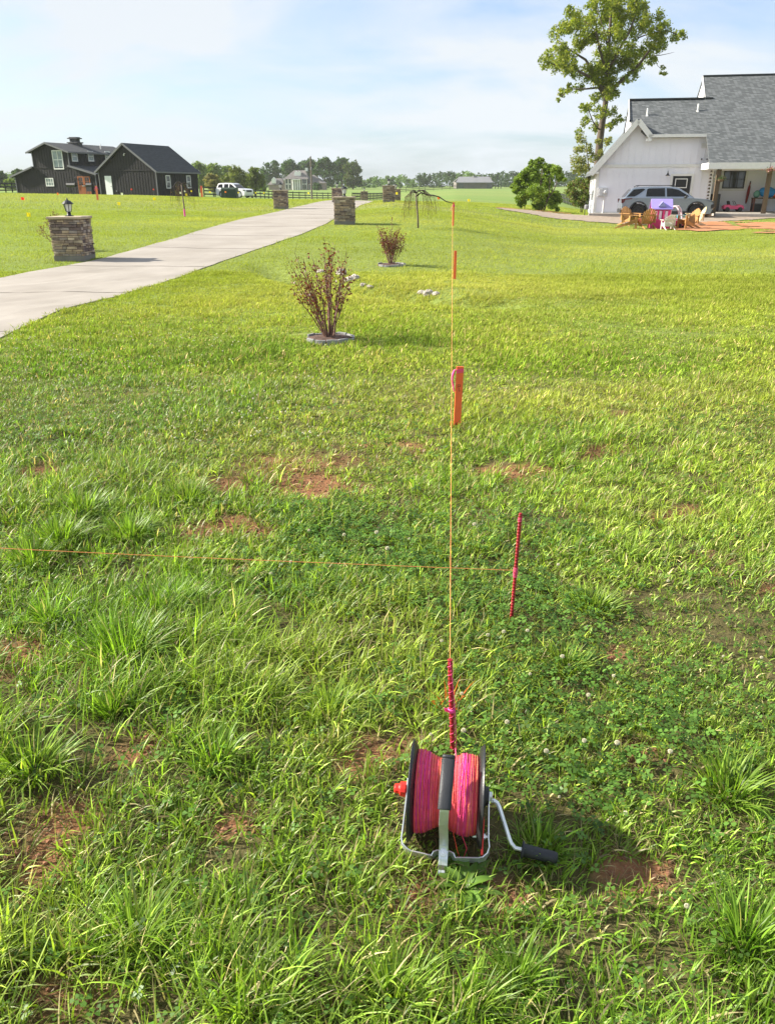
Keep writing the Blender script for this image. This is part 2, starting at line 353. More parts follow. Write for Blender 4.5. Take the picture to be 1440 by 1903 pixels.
concrete = mat('concrete_drive', (.27, .24, .205), .85, var=.07, scale=.8, bump=.3, bscale=25, spec=.3, col2=(.355, .32, .28))
def drive():
    Y = np.concatenate([np.arange(4.2, 30, .35), np.arange(30, 79.5, 1.0)]); n = 13; V = []; Fc = []
    for y in Y:
        a, b = xof(DR_L, y), xof(DR_R, y)
        for i in range(n): x = a + (b - a) * i / (n - 1); V.append((x, y, Tz(x, y) + .015))
    Vn = np.array(V); m = len(Y)
    sk = [];
    for side in (0, n - 1):
        for j in range(m): sk.append(Vn[j * n + side] + np.array([0, 0, -.14]))
    for j in range(m - 1):
        for i in range(n - 1): Fc.append((j * n + i, j * n + i + 1, (j + 1) * n + i + 1, (j + 1) * n + i))
        for q, side in enumerate((0, n - 1)):
            a = m * n + q * m + j; Fc.append((j * n + side, (j + 1) * n + side, a + 1, a))
    mb = MB(); mb.add(V + [tuple(v) for v in sk], Fc)
    o = mb.build('driveway', concrete, smooth=False); tag(o, kind='structure')
    js = MB()                    # sawn control joints
    for y in np.arange(6.0, 70, 3.6):
        a, b = xof(DR_L, y), xof(DR_R, y)
        pts = [(a + (b - a) * i / 12, y - .1 * i / 12, Tz(a + (b - a) * i / 12, y - .1 * i / 12) + .0175) for i in range(13)]
        js.strip(pts, (0, 1, 0), .012, .004)
    o = js.build('driveway_joints', mat('joint', (.13, .115, .10), .95)); tag(o, kind='structure')
drive()
def sheet(name, poly, m, dz, step, ragged, kind='structure', seed=3):
    P_ = np.array(poly); x0, y0 = P_.min(0) - 1; x1, y1 = P_.max(0) + 1
    X, Y = np.meshgrid(np.arange(x0, x1, step), np.arange(y0, y1, step)); wx = (fbm(X, Y, .9, seed) - .5) * ragged; wy = (fbm(X, Y, .9, seed + 1) - .5) * ragged
    ins = inpoly(X + wx, Y + wy, poly); Z = T(X, Y) + dz + (vn(X, Y, 3, seed) - .5) * .012
    h, w = X.shape; id_ = np.arange(h * w).reshape(h, w)
    q = ins[:-1, :-1] & ins[1:, 1:]; FI = np.stack([id_[:-1, :-1], id_[:-1, 1:], id_[1:, 1:], id_[1:, :-1]], -1)[q]
    o = npmesh(name, np.stack([X.ravel(), Y.ravel(), Z.ravel()], 1), FI, m, smooth=True); return tag(o, kind=kind)
sheet('gravel_yard', GRAV, mat('gravel', (.20, .155, .115), .95, scale=5, col2=(.36, .28, .21), bump=.8, bscale=12), .03, .3, .9)
clay = mat('red_clay', (.42, .17, .075), .95, scale=1.3, col2=(.42, .22, .12), bump=.5, bscale=12, spec=.1)
for i, q in enumerate(DIRT): sheet('red_clay_patch', q, clay, .036, .25, 2.6, seed=11 + i)

# ---------------------------------------------------------------- grass
GM = mat('grass_blade', (1, 1, 1), .45, attr='col', var=.12, scale=3, trans=.40, spec=.38)
GM2 = mat('lawn_blade', (1, 1, 1), .85, attr='col', var=.12, scale=3, trans=.36, spec=.08)
def blades(name, x, y, L, Wd, az, bend, tw, C, seg, z0=None):
    n = len(x); z = T(x, y) - .004 if z0 is None else z0
    t = np.linspace(0, 1, seg + 1)[None, :]
    dx, dy = np.cos(az)[:, None], np.sin(az)[:, None]; b = bend[:, None]; l = L[:, None]
    ang = b * (.35 + .65 * t)                    # mean inclination away from vertical grows along the blade
    hor = l * t * np.sin(ang); ver = l * t * np.cos(ang)
    cxv = x[:, None] + dx * hor; cyv = y[:, None] + dy * hor; czv = z[:, None] + ver
    w = Wd[:, None] * np.clip(np.minimum(1., .55 + 1.5 * t) * (1 - t ** 2.2) + .02, 0, 1) * .5
    sxv, syv = -np.sin(az + tw)[:, None], np.cos(az + tw)[:, None]
    A = np.stack([cxv - sxv * w, cyv - syv * w, czv], -1); B = np.stack([cxv + sxv * w, cyv + syv * w, czv + w * .35], -1)
    V = np.stack([A, B], 2).reshape(-1, 3)
    base = (np.arange(n) * (seg + 1) * 2)[:, None] + (np.arange(seg) * 2)[None, :]
    FI = np.stack([base, base + 1, base + 3, base + 2], -1).reshape(-1, 4)
    return V, FI, np.repeat(C, (seg + 1) * 2, 0)
def gcol(x, y, n, dry):
    a = np.array([.15, .25, .025]); b = np.array([.24, .31, .045]); c = np.array([.065, .16, .022]); d = np.array([.36, .30, .15])
    p = np.clip((fbm(x, y, .8, 51) - .5) * 2.2 + .5 + rng.normal(0, .22, n), 0, 1)[:, None]
    q = np.clip((fbm(x, y, .35, 52) - .45) * 2.4 + (-x * .10 - .02) * (y < 9) + rng.normal(0, .18, n), 0, 1)[:, None]
    col = a * (1 - p) + b * p; col = col * (1 - .75 * q) + c * .75 * q
    dk = (rng.random(n) < dry)[:, None]; col = np.where(dk, d * (.7 + .5 * rng.random((n, 1))), col)
    col = col * np.exp(rng.normal(.10, .46, (n, 1))) * (1 + .12 * sm((x - .1) / 1.5) * sm((7 - y) / 3))[:, None]
    yel = (sm((y - 2.6) / 3.5) * .55)[:, None]; col = col * (1 - yel) + col * np.array([1.42, 1.12, 1.25]) * yel
    far = sm((y - 6) / 9)[:, None]; lf = np.array([.335, .375, .060]) * (1 - .28 * np.clip((fbm(x * .6, y * 1.6, .5, 53) - .35) * 2.2, 0, 1)[:, None]); lf = lf + np.array([.13, .08, .045]) * np.clip((fbm(x, y, .14, 54) - .52) * 3.5, 0, 1)[:, None]
    col = col * (1 - .8 * far) + lf * .8 * far
    crest = (sm((y - 30) / 35) * sm((-x / np.maximum(y, 1) - .22) / .1))[:, None]
    col = col * (1 - crest * .7) + np.array([.36, .37, .12]) * crest * .7
    ox = np.zeros(n, bool)
    for (cx_, cy_, r) in PAINT: ox |= (np.hypot(x - cx_, y - cy_) < r * rng.random(n) ** .5 * 1.2) & (rng.random(n) < .4)
    col[ox] = (.75, .16, .02)
    return col
PAINT = [(G(838, 1318).x, G(838, 1318).y, .04), (G(848, 792).x, G(848, 792).y, .05)]
REEL = (G(826, 1540).x, G(826, 1540).y)
def zone(y0, y1, dens, seg, clump, L0, W0, margin=.95, spread=.045):
    area_n = int(dens * ((y1 - y0) * (2 * margin + .94 * (y0 + y1) / 2)) / clump)
    u = rng.random(area_n); yy = np.sqrt(u * (y1 ** 2 - y0 ** 2) + y0 ** 2) if y0 > 3 else y0 + u * (y1 - y0)
    xx = (rng.random(area_n) * 2 - 1) * (.475 * yy + margin)
    keep = ~in_drive(xx, yy, -.07 * rng.random(area_n) ** 2)
    bk = bare(xx, yy) if y0 < 20 else np.zeros(area_n)
    keep &= rng.random(area_n) > bk * .93
    if y1 > 30:
        keep &= ~inpoly(xx, yy, GRAV)
        for q in DIRT: keep &= ~(inpoly(xx, yy, q) & (rng.random(area_n) < .96))
        h0 = HOUSE_MASK(xx, yy); keep &= ~h0
    for bx, by, br in BUSH: keep &= np.hypot(xx - bx, yy - by) > br * .92
    dn = fbm(xx, yy, 1.9, 61)
    dn2 = fbm(xx, yy, 4.5, 63)
    keep &= rng.random(area_n) < np.where(yy < 8, np.clip((dn * .22 + dn2 * .78 - .34 + .045 * np.clip(yy - 3, 0, 5)) * 4.2, np.where((yy < 3) & (xx < .1), .15, .34), 1), .38 + 1.25 * dn)
    xx, yy = xx[keep], yy[keep]; dn = dn[keep]
    n = len(xx)
    x = np.repeat(xx, clump); y = np.repeat(yy, clump)
    a = rng.random(n * clump) * 2 * np.pi; r = rng.random(n * clump) ** .6 * spread * (.5 + np.repeat(rng.random(n), clump))
    x = x + np.cos(a) * r; y = y + np.sin(a) * r; N_ = len(x)
    hm = .48 + .75 * np.repeat(np.clip((fbm(xx, yy, .75, 71) - .3) * 1.9, 0, 1.2), clump) + .45 * np.repeat(np.clip((fbm(xx, yy, 3.2, 72) - .5) * 4, 0, 1), clump)
    left = sm((.1 - x) / .9) * sm((6.5 - y) / 2.5) ; hm = hm * (1 + .35 * left) * (1 + .25 * sm((1.5 - y) / .5))
    right = sm((x - .25) / .3) * sm((3.3 - y) / .6) * sm((y - 1.2) / .3); hm = hm * (1 - .25 * right)
    rr = np.hypot(x - REEL[0], (y - REEL[1] - .02)); hm = hm * np.clip(.3 + (rr - .13) * 5, .22, 1)
    L = L0 * hm * (.55 + .75 * rng.random(N_)); Wd = W0 * (.6 + .7 * rng.random(N_))
    az = a + rng.normal(0, .55, N_) ; az = np.where(rng.random(N_) < .45, rng.normal(.5, .9, N_), az)
    bend = np.clip(.25 + r / spread * .55 + rng.normal(.25, .34, N_), .05, 1.55)
    C = gcol(x, y, N_, .10 + .10 * bare(x, y))
    return blades('', x, y, L, Wd, az, bend, rng.normal(0, .7, N_), C, seg)
def merge(name, parts, m=None):
    V, FI, C, o = [], [], [], 0
    for v, f, c in parts: V.append(v); FI.append(f + o); C.append(c); o += len(v)
    return npmesh(name, np.concatenate(V), np.concatenate(FI), m or GM, np.concatenate(C))
def HOUSE_MASK(x, y): return (y > 53.5) & (x > .235 * y) 
def tall_tufts():
    spots = [(230, 1225, .115, .20), (285, 1140, .06, .17), (95, 1160, .05, .15), (60, 1440, .07, .17), (150, 960, .10, .18), (110, 1010, .10, .18), (240, 1000, .09, .16), (330, 1130, .07, .15), (60, 1050, .08, .16),
             (250, 1760, .06, .15), (1380, 1760, .06, .15), (610, 1330, .07, .13), (480, 1300, .06, .12), (960, 1830, .04, .12), 
             (730, 1870, .05, .13), (1000, 1590, .05, .10), (1100, 1130, .10, .10), (1050, 1240, .08, .1), (350, 930, .10, .14), (1350, 1480, .07, .13), (400, 1420, .06, .13), (210, 1330, .04, .12), (880, 1880, .04, .12)]
    P_ = []
    for px, py, r, L in spots:
        g = G(px, py); n = int(90 + 3000 * r * r * 6)
        a = rng.random(n) * 2 * np.pi; q = rng.random(n) ** .6
        x = g.x + np.cos(a) * q * r; y = g.y + np.sin(a) * q * r
        az = a + rng.normal(0, .5, n); bend = np.clip(.2 + q * .75 + rng.normal(.05, .2, n), .05, 1.35)
        C = gcol(x, y, n, .05); C = C * .7 + np.array([.14, .27, .028]) * .3 * (.6 + .8 * rng.random((n, 1)))
        P_.append(blades('', x, y, L * (.55 + .55 * rng.random(n)), .0052 * (.7 + .7 * rng.random(n)) * (1 + .03 * g.y), az, bend, rng.normal(0, .5, n), C, 5))
    return P_
def thatch_blades():
    n = 95000; y = .75 + rng.random(n) ** .8 * 6.5; x = (rng.random(n) * 2 - 1) * (.5 * y + .9)
    k = rng.random(n) < .38 + bare(x, y) * .6 + .5 * (fbm(x, y, 1.7, 77) > .5); x, y = x[k], y[k]; n = len(x)
    C = np.array([.36, .28, .13]) * (.35 + .8 * rng.random((n, 1))); L = .02 + .05 * rng.random(n)
    return [blades('', x, y, L, np.full(n, .0022), rng.random(n) * 6.28, 1.25 + .4 * rng.random(n), rng.normal(0, 1, n), C, 2, T(x, y) + .003 + .012 * rng.random(n))]
if GRASS:
    o = merge('grass', [zone(.7, 3., 12500, 4, 9, .088, .0052), zone(3., 7., 8200, 3, 8, .074, .0066), zone(.7, 5., 5200, 2, 5, .034, .0030)] + tall_tufts() + thatch_blades())
    tag(o, 'long tufted green grass with dry bits covering the near ground', 'grass', kind='stuff')
    o = merge('lawn_grass', [zone(7., 16., 3300, 2, 6, .064, .0105, spread=.08), zone(16., 38., 620, 1, 3, .062, .021, spread=.15)], GM2)
    tag(o, 'mown yellow green lawn from the shrubs back to the farmhouse yard', 'grass', kind='stuff')
    o = merge('far_grass', [zone(38., 95., 85, 1, 2, .085, .05, margin=4, spread=.3)], GM2)
    tag(o, 'short grass on the low rise in front of the dark houses', 'grass', kind='stuff')
def crumbs():
    mb = MB(); c = 0
    for (bx, by, rx, ry) in BW:
        if by > 6: continue
        for _ in range(int(60 + 1500 * rx * ry * 3)):
            x = bx + random.gauss(0, rx * .7); y = by + random.gauss(0, ry * .7); r = random.choice([.002, .003, .003, .004, .006, .009]) * random.uniform(.7, 1.2)
            if rng.random() < .2: r *= 1.2
            mb.ico((x, y, Tz(x, y) + r * .2), (r, r * random.uniform(.7, 1), r * .7), tuple(np.array([.25, .115, .062]) * random.uniform(.45, 1.3)), jit=.2, sub=0)
    tag(mb.build('soil_crumbs', mat('soil_crumb', (1, 1, 1), .95, attr='col', bump=.5)), 'crumbs and small clods of red brown soil in the bare spots', 'soil', kind='stuff')
if GRASS: crumbs()
# clover leaves
def clover():
    pts = []
    cl = [(1000, 1180, .42), (1130, 1300, .32), (920, 1130, .35), (1000, 1400, .26), (1200, 1420, .25), (850, 1080, .4), (620, 1040, .45), (720, 1010, .4), (1300, 1350, .25), (700, 1300, .16), (930, 1300, .25), (340, 1330, .12), (560, 1090, .25), (1100, 1480, .15), (1000, 1000, .3), (600, 960, .3)]
    X, Y = [], []
    for px, py, r in cl:
        g = G(px, py); n = int(850 * r * r * 3.2); a = rng.random(n) * 6.28; q = rng.random(n) ** .55 * r; X.append(g.x + np.cos(a) * q); Y.append(g.y + np.sin(a) * q)
    n = 3600; y = 1. + rng.random(n) * 5; X.append((rng.random(n) * 2 - 1) * (.47 * y + .5)); Y.append(y)
    X = np.concatenate(X); Y = np.concatenate(Y); k = bare(X, Y) < .25; k &= np.hypot(X - REEL[0], Y - REEL[1]) > .2; X, Y = X[k], Y[k]; n = len(X)
    Z = T(X, Y) + .022 + .035 * rng.random(n); r = .0085 * (.7 + .6 * rng.random(n)) * (1 + .08 * np.maximum(Y - 2, 0)); a0 = rng.random(n) * 6.28
    tx, ty = rng.normal(0, .28, n), rng.normal(0, .28, n)
    V = []
    for l in range(3):
        a = a0 + l * 2.094
        for (rr, da) in ((.1, 0), (1.15, -.62), (1.55, -.28), (1.42, 0), (1.55, .28), (1.15, .62)):
            px_, py_ = np.cos(a + da) * r * rr, np.sin(a + da) * r * rr
            V.append(np.stack([X + px_, Y + py_, Z + px_ * tx + py_ * ty + (r * .25 if abs(da) > .5 else 0)], -1))
    V = np.stack(V, 1).reshape(-1, 3); b = (np.arange(n) * 18)[:, None] + (np.arange(3) * 6)[None, :]
    FI = np.stack([b + i for i in range(6)], -1).reshape(-1, 6)
    C = np.array([.11, .22, .032]) * (.45 + .95 * rng.random((n, 1))); C = np.repeat(C, 18, 0)
    o = npmesh('clover_leaves', V, FI, GM, C); tag(o, 'dark green three part clover leaves growing low between the grass', 'clover', kind='stuff')
if GRASS: clover()
def clover_flower():
    t = thing('clover_flower', 'small round white clover flower head standing in the near grass', 'flower', (0, 0, 0), 0, 'white clover flowers in the near grass')
    h = MB()
    for i in range(46):
        z = 1 - 1.7 * (i + .5) / 46; a = i * 2.4; rr = math.sqrt(max(0, 1 - z * z)); d = Vector((math.cos(a) * rr, math.sin(a) * rr, z * .9))
        h.tube([d * .004, d * .0078, d * .0098], [.0008, .0016, .0006], 4)
    for v in range(len(h.V)): h.V[v] = (h.V[v][0], h.V[v][1], h.V[v][2] + .075)
    h.build('flower_head', mat('clover_white', (.66, .62, .48), .7, scale=160, var=.25, trans=.2), t)
    MB().tube([(0.006, 0, 0), (.002, .001, .04), (0, 0, .07)], .0009, 5).build('stem', mat('stem_green', (.10, .2, .04), .6), t)
    return t
FL = [(800, 1364), (1082, 1384), (1142, 1391), (809, 1393), (1158, 1514), (978, 1177), (905, 1186), (934, 1180), (820, 1193), (1137, 1257), (1238, 1080), (760, 1000), (542, 1048), (575, 988), (1035, 1052), (1042, 1228), (1055, 1232), (983, 1252), (1240, 1405), (1187, 1342), (1090, 1298), (1012, 1404), (905, 1550), (240, 1085), (505, 1070), (860, 1367), (1037, 1477), (857, 1291), (1410, 1222), (700, 1000), (640, 1000), (720, 1030), (820, 1095), (838, 1110), (940, 1350), (1340, 1215), (905, 1185), (575, 790), (880, 985), (1270, 1690)]
if GRASS:
    cf = clover_flower()
    for i, (px, py) in enumerate(FL):
        g = G(px, py + 22 - max(0, (1300 - py)) * .012); s = random.uniform(.45, .88) * (1. if g.y < 3 else 1.25)
        if i == 0: cf.location = g; cf.scale = (s,) * 3
        else: copy_thing(cf, g, random.uniform(0, 6), cf['label'], s)
    # far flecks of clover flower left of the shrubs
    n = 520; y = 5. + rng.random(n) * 4.5; x = -y * (.06 + .42 * rng.random(n)); kk = (~in_drive(x, y, .1)) & (rng.random(n) < .2 + 1.2 * (fbm(x, y, .9, 91) > .48)); x, y = x[kk], y[kk]
    mb = MB()
    for a, b in zip(x, y): mb.ico((a, b, Tz(a, b) + random.uniform(.04, .065)), random.uniform(.004, .008), sub=0)
    tag(mb.build('clover_flowers', mat('clover_white', (1, 1, 1))), 'scattered white clover flower heads on the lawn beside the drive', 'flowers', kind='stuff')
# ================================================================ MATERIALS used by the objects
zinc = mat('zinc_steel', (.80, .83, .84), .34, .75, var=.10, scale=30, bump=.05, bscale=80)
blackp = mat('black_plastic', (.018, .018, .020), .38, var=.2, scale=30, bump=.08, bscale=200)
blackr = mat('black_rubber', (.022, .024, .028), .55, var=.15, scale=20, bump=.15, bscale=300)
redp = mat('red_plastic', (.75, .03, .02), .35, var=.08)
cordm = mat('spool_cord', (1, 1, 1), .6, attr='col', var=.12, scale=60, bump=.6, bscale=500)
stringm = mat('orange_string', (.90, .33, .10), .6, var=.15, scale=60)
pinks = mat('pink_string', (.95, .10, .28), .6, var=.15, scale=60)
rebar_m = mat('red_rebar', (.30, .012, .018), .45, var=.3, scale=25, bump=.3, bscale=120)
orangep = mat('orange_paint', (.92, .16, .045), .6, var=.08, scale=12, bump=.2, bscale=60)
pinkt = mat('pink_tape', (.95, .10, .45), .5, var=.08, trans=.25)
bark = mat('bark', (.10, .075, .055), .9, var=.35, scale=6, bump=.6, bscale=20)
# ================================================================ FENCE REEL
def reel():
    C0 = P(829, 1473, 0) ; Yc = G(829, 1473).y
    # axle centre: on the ray of the spool centre, one flange radius above the ground
    RF = .128; zc = RF + .012; e = elev(1473); Yc = (zc - HC) / e; Xc = xat(830, Yc, zc)
    rz = R(-7)
    base = Vector((Xc, Yc, Tz(Xc, Yc)))
    t = thing('fence_reel', 'hand wound fence reel full of pink and orange cord standing in the near grass', 'fence reel', base, rz)
    A = zc - base.z                                   # axle height in local coordinates
    W2 = .083; RD = .098
    # d = towards the viewer/up, e = "up" across the view
    ang = math.atan2(HC - zc, Yc); d = Vector((0, -math.cos(ang), math.sin(ang))); ev = Vector((0, math.sin(ang), math.cos(ang))); O = Vector((0, 0, A))
    def Q(x, u, w): return O + Vector((x, 0, 0)) + ev * u + d * w
    # spool drum of cord
    prof, cols = [], []; n = 110
    for i in range(n + 1):
        x = -W2 + .004 + (2 * W2 - .008) * i / n; s = i / n
        r = RD + .006 * math.sin(s * 9 + 1) * (1 if 0 < i < n else 0) - .010 * math.exp(-((s - .5) / .3) ** 2) + random.uniform(-.0014, .0014) + (.0012 if i % 2 else 0)
        pk = math.exp(-((s - .13) / .10) ** 2) + math.exp(-((s - .80) / .13) ** 2)
        k = min(1, max(0, pk * .9 + random.uniform(-.45, .45)))
        a, b = Vector((.95, .10, .10)), Vector((.93, .05, .22))
        c = a.lerp(b, k) * random.uniform(.88, 1.05); prof.append((r, x)); cols.append(tuple(c))
    MB().lathe(prof, O, (1, 0, 0), 64, cols).build('wound_cord', cordm, t, smooth=True)
    # slightly slanted surface strands
    st = MB()
    for i in range(110):
        s0 = random.uniform(.03, .97); ds = random.gauss(0, .05); a0 = random.uniform(0, 6.28); sp = random.uniform(1.5, 3.6)
        pts = []
        for k in range(22):
            u = k / 21; s = min(.98, max(.02, s0 + ds * u)); aa = a0 + sp * u
            r = RD + .006 * math.sin(s * 9 + 1) - .010 * math.exp(-((s - .5) / .3) ** 2) + .0022
            pts.append(O + Vector((-W2 + .004 + (2 * W2 - .008) * s, math.cos(aa) * r, math.sin(aa) * r)))
        pk = math.exp(-((s0 - .13) / .12) ** 2) + math.exp(-((s0 - .80) / .15) ** 2)
        c = random.choice([(.88, .05, .42), (.95, .08, .26)]) if random.random() < pk * .8 else random.choice([(.98, .22, .10), (.98, .14, .14), (1., .28, .16), (.98, .12, .22)])
        st.tube(pts, .0009, 5, col=c)
    st.build('cord_strand', cordm, t, smooth=True)
    for s in (-1, 1):
        x = s * W2
        f = MB().lathe([(.018, x - .003), (RF * .86, x - .002), (RF * .94, x + s * .003 - .002), (RF, x + s * .010 - .001), (RF + .001, x + s * .0105 + .001), (RF * .94, x + s * .0045 + .002), (RF * .86, x + .003), (.018, x + .003)], O, (1, 0, 0), 72)
        fo = f.build('flange', blackp, t, smooth=True)
        rb = MB()
        for k in range(12):
            a = k * math.pi / 6; u = Vector((0, math.cos(a), math.sin(a)))
            rb.strip([O + Vector((x + s * .005, 0, 0)) + u * .03, O + Vector((x + s * .006, 0, 0)) + u * RF * .9], (1, 0, 0), .006, .003)
        rb.build('rib', blackp, fo)
    MB().lathe([(.012, -W2 - .030), (.012, W2 + .034)], O, (1, 0, 0), 20).build('axle', zinc, t, smooth=True)
    MB().lathe([(.030, W2 + .004), (.030, W2 + .016), (.024, W2 + .018), (.024, W2 + .026)], O, (1, 0, 0), 24).build('hub', blackp, t, bevel=.002)
    MB().lathe([(.026, -W2 - .004), (.026, -W2 - .014)], O, (1, 0, 0), 24).build('hub', blackp, t, bevel=.002)
    kn = MB().lathe([(.015, -W2 - .020), (.019, -W2 - .023), (.019, -W2 - .038), (.013, -W2 - .040), (.012, -W2 - .052), (.009, -W2 - .054)], O, (1, 0, 0), 12)
    kn.build('brake_knob', redp, t, bevel=.0015)
    # red ratchet pawl at the right inside of the frame
    pw = MB(); pw.prism([(-.05, -.004), (-.10, -.020), (-.145, -.012), (-.14, .014), (-.10, .012), (-.06, .02)], O + Vector((W2 + .010, 0, 0)), ev, d, (.006, 0, 0)); pl = pw.build('ratchet_lever', redp, t, bevel=.001)
    MB().lathe([(.0075, 0), (.0075, .005), (.004, .005), (.004, .010)], Q(W2 + .016, -.098, 0), (1, 0, 0), 6).build('nut', zinc, pl)
    MB().lathe([(.006, 0), (.006, .010)], Q(W2 - .002, -.098, -.012), (-1, 0, 0), 8).build('pin', zinc, pl)
    # U shaped frame of flat bar
    L_, hw = .148, W2 + .020; xl, xr = -hw, hw + .006
    def arc(c, x0, sgn, w):
        return [(x0 + sgn * (w - w * math.cos(a)), c - w * math.sin(a)) for a in [i * math.pi / 10 for i in range(6)]]
    pts = [(xl, .028), (xl, -.02), (xl - .004, -.10), (xl - .006, -L_ + .030), (xl - .003, -L_ + .014), (xl + .008, -L_ + .002), (xl + .020, -L_ - .004),
           (-.034, -L_ - .010), (-.027, -L_ - .008), (-.022, -L_ + .002), (-.016, -L_ + .003), (.016, -L_ + .003), (.022, -L_ + .002), (.027, -L_ - .008), (.034, -L_ - .010),
           (xr - .020, -L_ - .006), (xr - .007, -L_ - .001), (xr + .003, -L_ + .012), (xr + .005, -L_ + .028), (xr + .002, -.10), (xr, -.02), (xr, .012)]
    wd = Vector((0, -.30, 1)).normalized(); ef = ev
    MB().strip([O + Vector((x, 0, 0)) + ef * u for x, u in pts], wd, .025, .0032).build('frame', zinc, t, bevel=.0008)
    # centre strap: hook foot below the bolt, up over the cord to the grip
    B = O + ef * (-L_ + .004)
    sp_ = [B + ef * -.062 + d * -.004, B + ef * -.050 + d * .006, B + ef * -.040 + d * .004, B + ef * -.028 + d * .013, B + ef * -.014 + d * .016, B + ef * .006 + d * .018, B + ef * .018 + d * .023,
           B + ef * .030 + d * .040, Q(-.002, -.075, .098), Q(-.001, -.045, .123), Q(0, -.025, .134), Q(.001, .05, .134)]
    MB().strip([p + Vector((.0, 0, 0)) for p in sp_], (1, 0, 0), .023, .0034).build('strap', zinc, t, bevel=.0008)
    bl = MB().lathe([(.011, 0), (.011, .002), (.0085, .002), (.0085, .008), (.004, .008), (.004, .013)], B + ef * .0 + d * .0195, d, 6); bl.build('bolt', zinc, t, bevel=.0006)
    g0, g1 = Q(-.001, -.040, .136), Q(.003, .088, .130)
    gx = (g1 - g0).normalized(); 
    gr = MB(); n = 24; prof = []
    gl = (g1 - g0).length
    for h, k in ((0, .96), (.002, 1), (.118, 1.0), (.1185, .9), (.120, .9), (.1205, 1.), (gl - .003, .99), (gl, .9)): prof.append((h, k))
    vs = []
    wv = Vector((1, 0, 0)); nv = gx.cross(wv)
    for h, k in prof:
        for i in range(n):
            a = 2 * math.pi * i / n; ca, sa = math.cos(a), math.sin(a)
            sq = lambda v: math.copysign(abs(v) ** .7, v)
            vs.append(g0 + gx * h + wv * sq(ca) * .0165 * k + nv * sq(sa) * .011 * k)
    m = len(prof); fs = [(i * n + k, i * n + (k + 1) % n, (i + 1) * n + (k + 1) % n, (i + 1) * n + k) for i in range(m - 1) for k in range(n)] + [tuple(range(n))[::-1], tuple((m - 1) * n + k for k in range(n))]
    gr.add(vs, fs); gr.build('handle_grip', blackr, t, smooth=True)
    # crank
    a = Q(W2 + .03, -.010, .0)
    cp = [a, Q(W2 + .040, -.010, 0), Q(W2 + .047, -.014, 0), Q(W2 + .053, -.024, 0), Q(W2 + .080, -.095, .0), Q(W2 + .086, -.108, 0), Q(W2 + .096, -.118, 0), Q(W2 + .110, -.120, 0), Q(W2 + .125, -.120, 0)]
    crk = MB().tube(cp, .0055, 10).build('crank_arm', zinc, t, smooth=True)
    MB().lathe([(.021, .0), (.021, .005), (.016, .006), (.0155, .03), (.015, .080), (.0135, .088), (.009, .090)], Q(W2 + .112, -.120, 0), (1, -.10, -.10), 24).build('crank_grip', blackr, crk, smooth=True)
    # loose cord hanging inside the frame
    lc = MB()
    lc.tube([Q(.02, -.085, .05), Q(.024, -.10, .03), Q(.034, -.135, .01), Q(.040, -.15, -.01)], .001, 5, col=(.95, .09, .05))
    lc.tube([Q(.04, -.09, .04), Q(.050, -.11, .03), Q(.058, -.13, .0), Q(.052, -.15, -.02)], .001, 5, col=(.95, .06, .15))
    lc.build('loose_cord', cordm, t)
    return t, Q, base, rz
rt, RQ, rbase, rrz = reel()
def rw(v): return rbase + Matrix.Rotation(rrz, 3, 'Z') @ v
# ================================================================ REBAR STAKES
def rebar(name, label, p0, p1, wrap=(), seed=0):
    t = thing(name, label, 'stake', p0, 0); a, b = Vector((0, 0, -.05)), Vector(p1) - Vector(p0); L = b.length; ax = b.normalized()
    m = MB(); prof = []; n = int(L / .0042)
    for i in range(n): prof.append((.0062 + (.0016 if i % 3 == 0 else 0), L * i / (n - 1)))
    prof = [(.0062, -.05)] + prof + [(.004, L + .0015)]
    m.lathe(prof, (0, 0, 0), ax, 12); m.build('rod', rebar_m, t, smooth=False)
    if wrap:
        for (f0, f1, turns, rr) in wrap:
            w = MB(); k = int(turns * 14); u = ax.orthogonal().normalized(); v = ax.cross(u)
            w.tube([ax * (L * (f0 + (f1 - f0) * i / k)) + (u * math.cos(i / 14 * 6.283) + v * math.sin(i / 14 * 6.283)) * rr for i in range(k + 1)], .0007, 5)
            w.build('wound_string', pinks, t)
    return t
def stake_pts(bp, tp):
    g = G(*bp); z = zat(tp[1], g.y); return g, Vector((xat(tp[0], g.y, z), g.y, z))
g, tp = stake_pts((841.5, 1408), (836, 1226))
r1 = rebar('rebar_stake', 'red ridged steel stake just behind the reel, tied with pink tape', g, tp, ((.05, .985, 11, .0080),))
ax1 = (tp - g)
k = MB(); pt = ax1 * .50
k.lathe([(.0095, -.006), (.0115, -.004), (.0115, .004), (.0095, .006)], pt, ax1, 12); k.tube([pt + Vector((-.008, -.008, 0)), pt + Vector((-.018, -.012, .006)), pt + Vector((-.022, -.012, .016)), pt + Vector((-.016, -.012, .012)), pt + Vector((-.006, -.010, .001))], .0022, 5)
k.build('tape_knot', pinkt, r1)
top1 = tp
g, tp = stake_pts((949, 1160), (967, 954))
r2 = rebar('rebar_stake', 'bare dark red steel stake leaning right among the clover, cross string tied on', g, tp, ((.44, .53, 9, .0085), (.93, .97, 3, .0083)))
ax2 = tp - g; tie2 = g + ax2 * .50
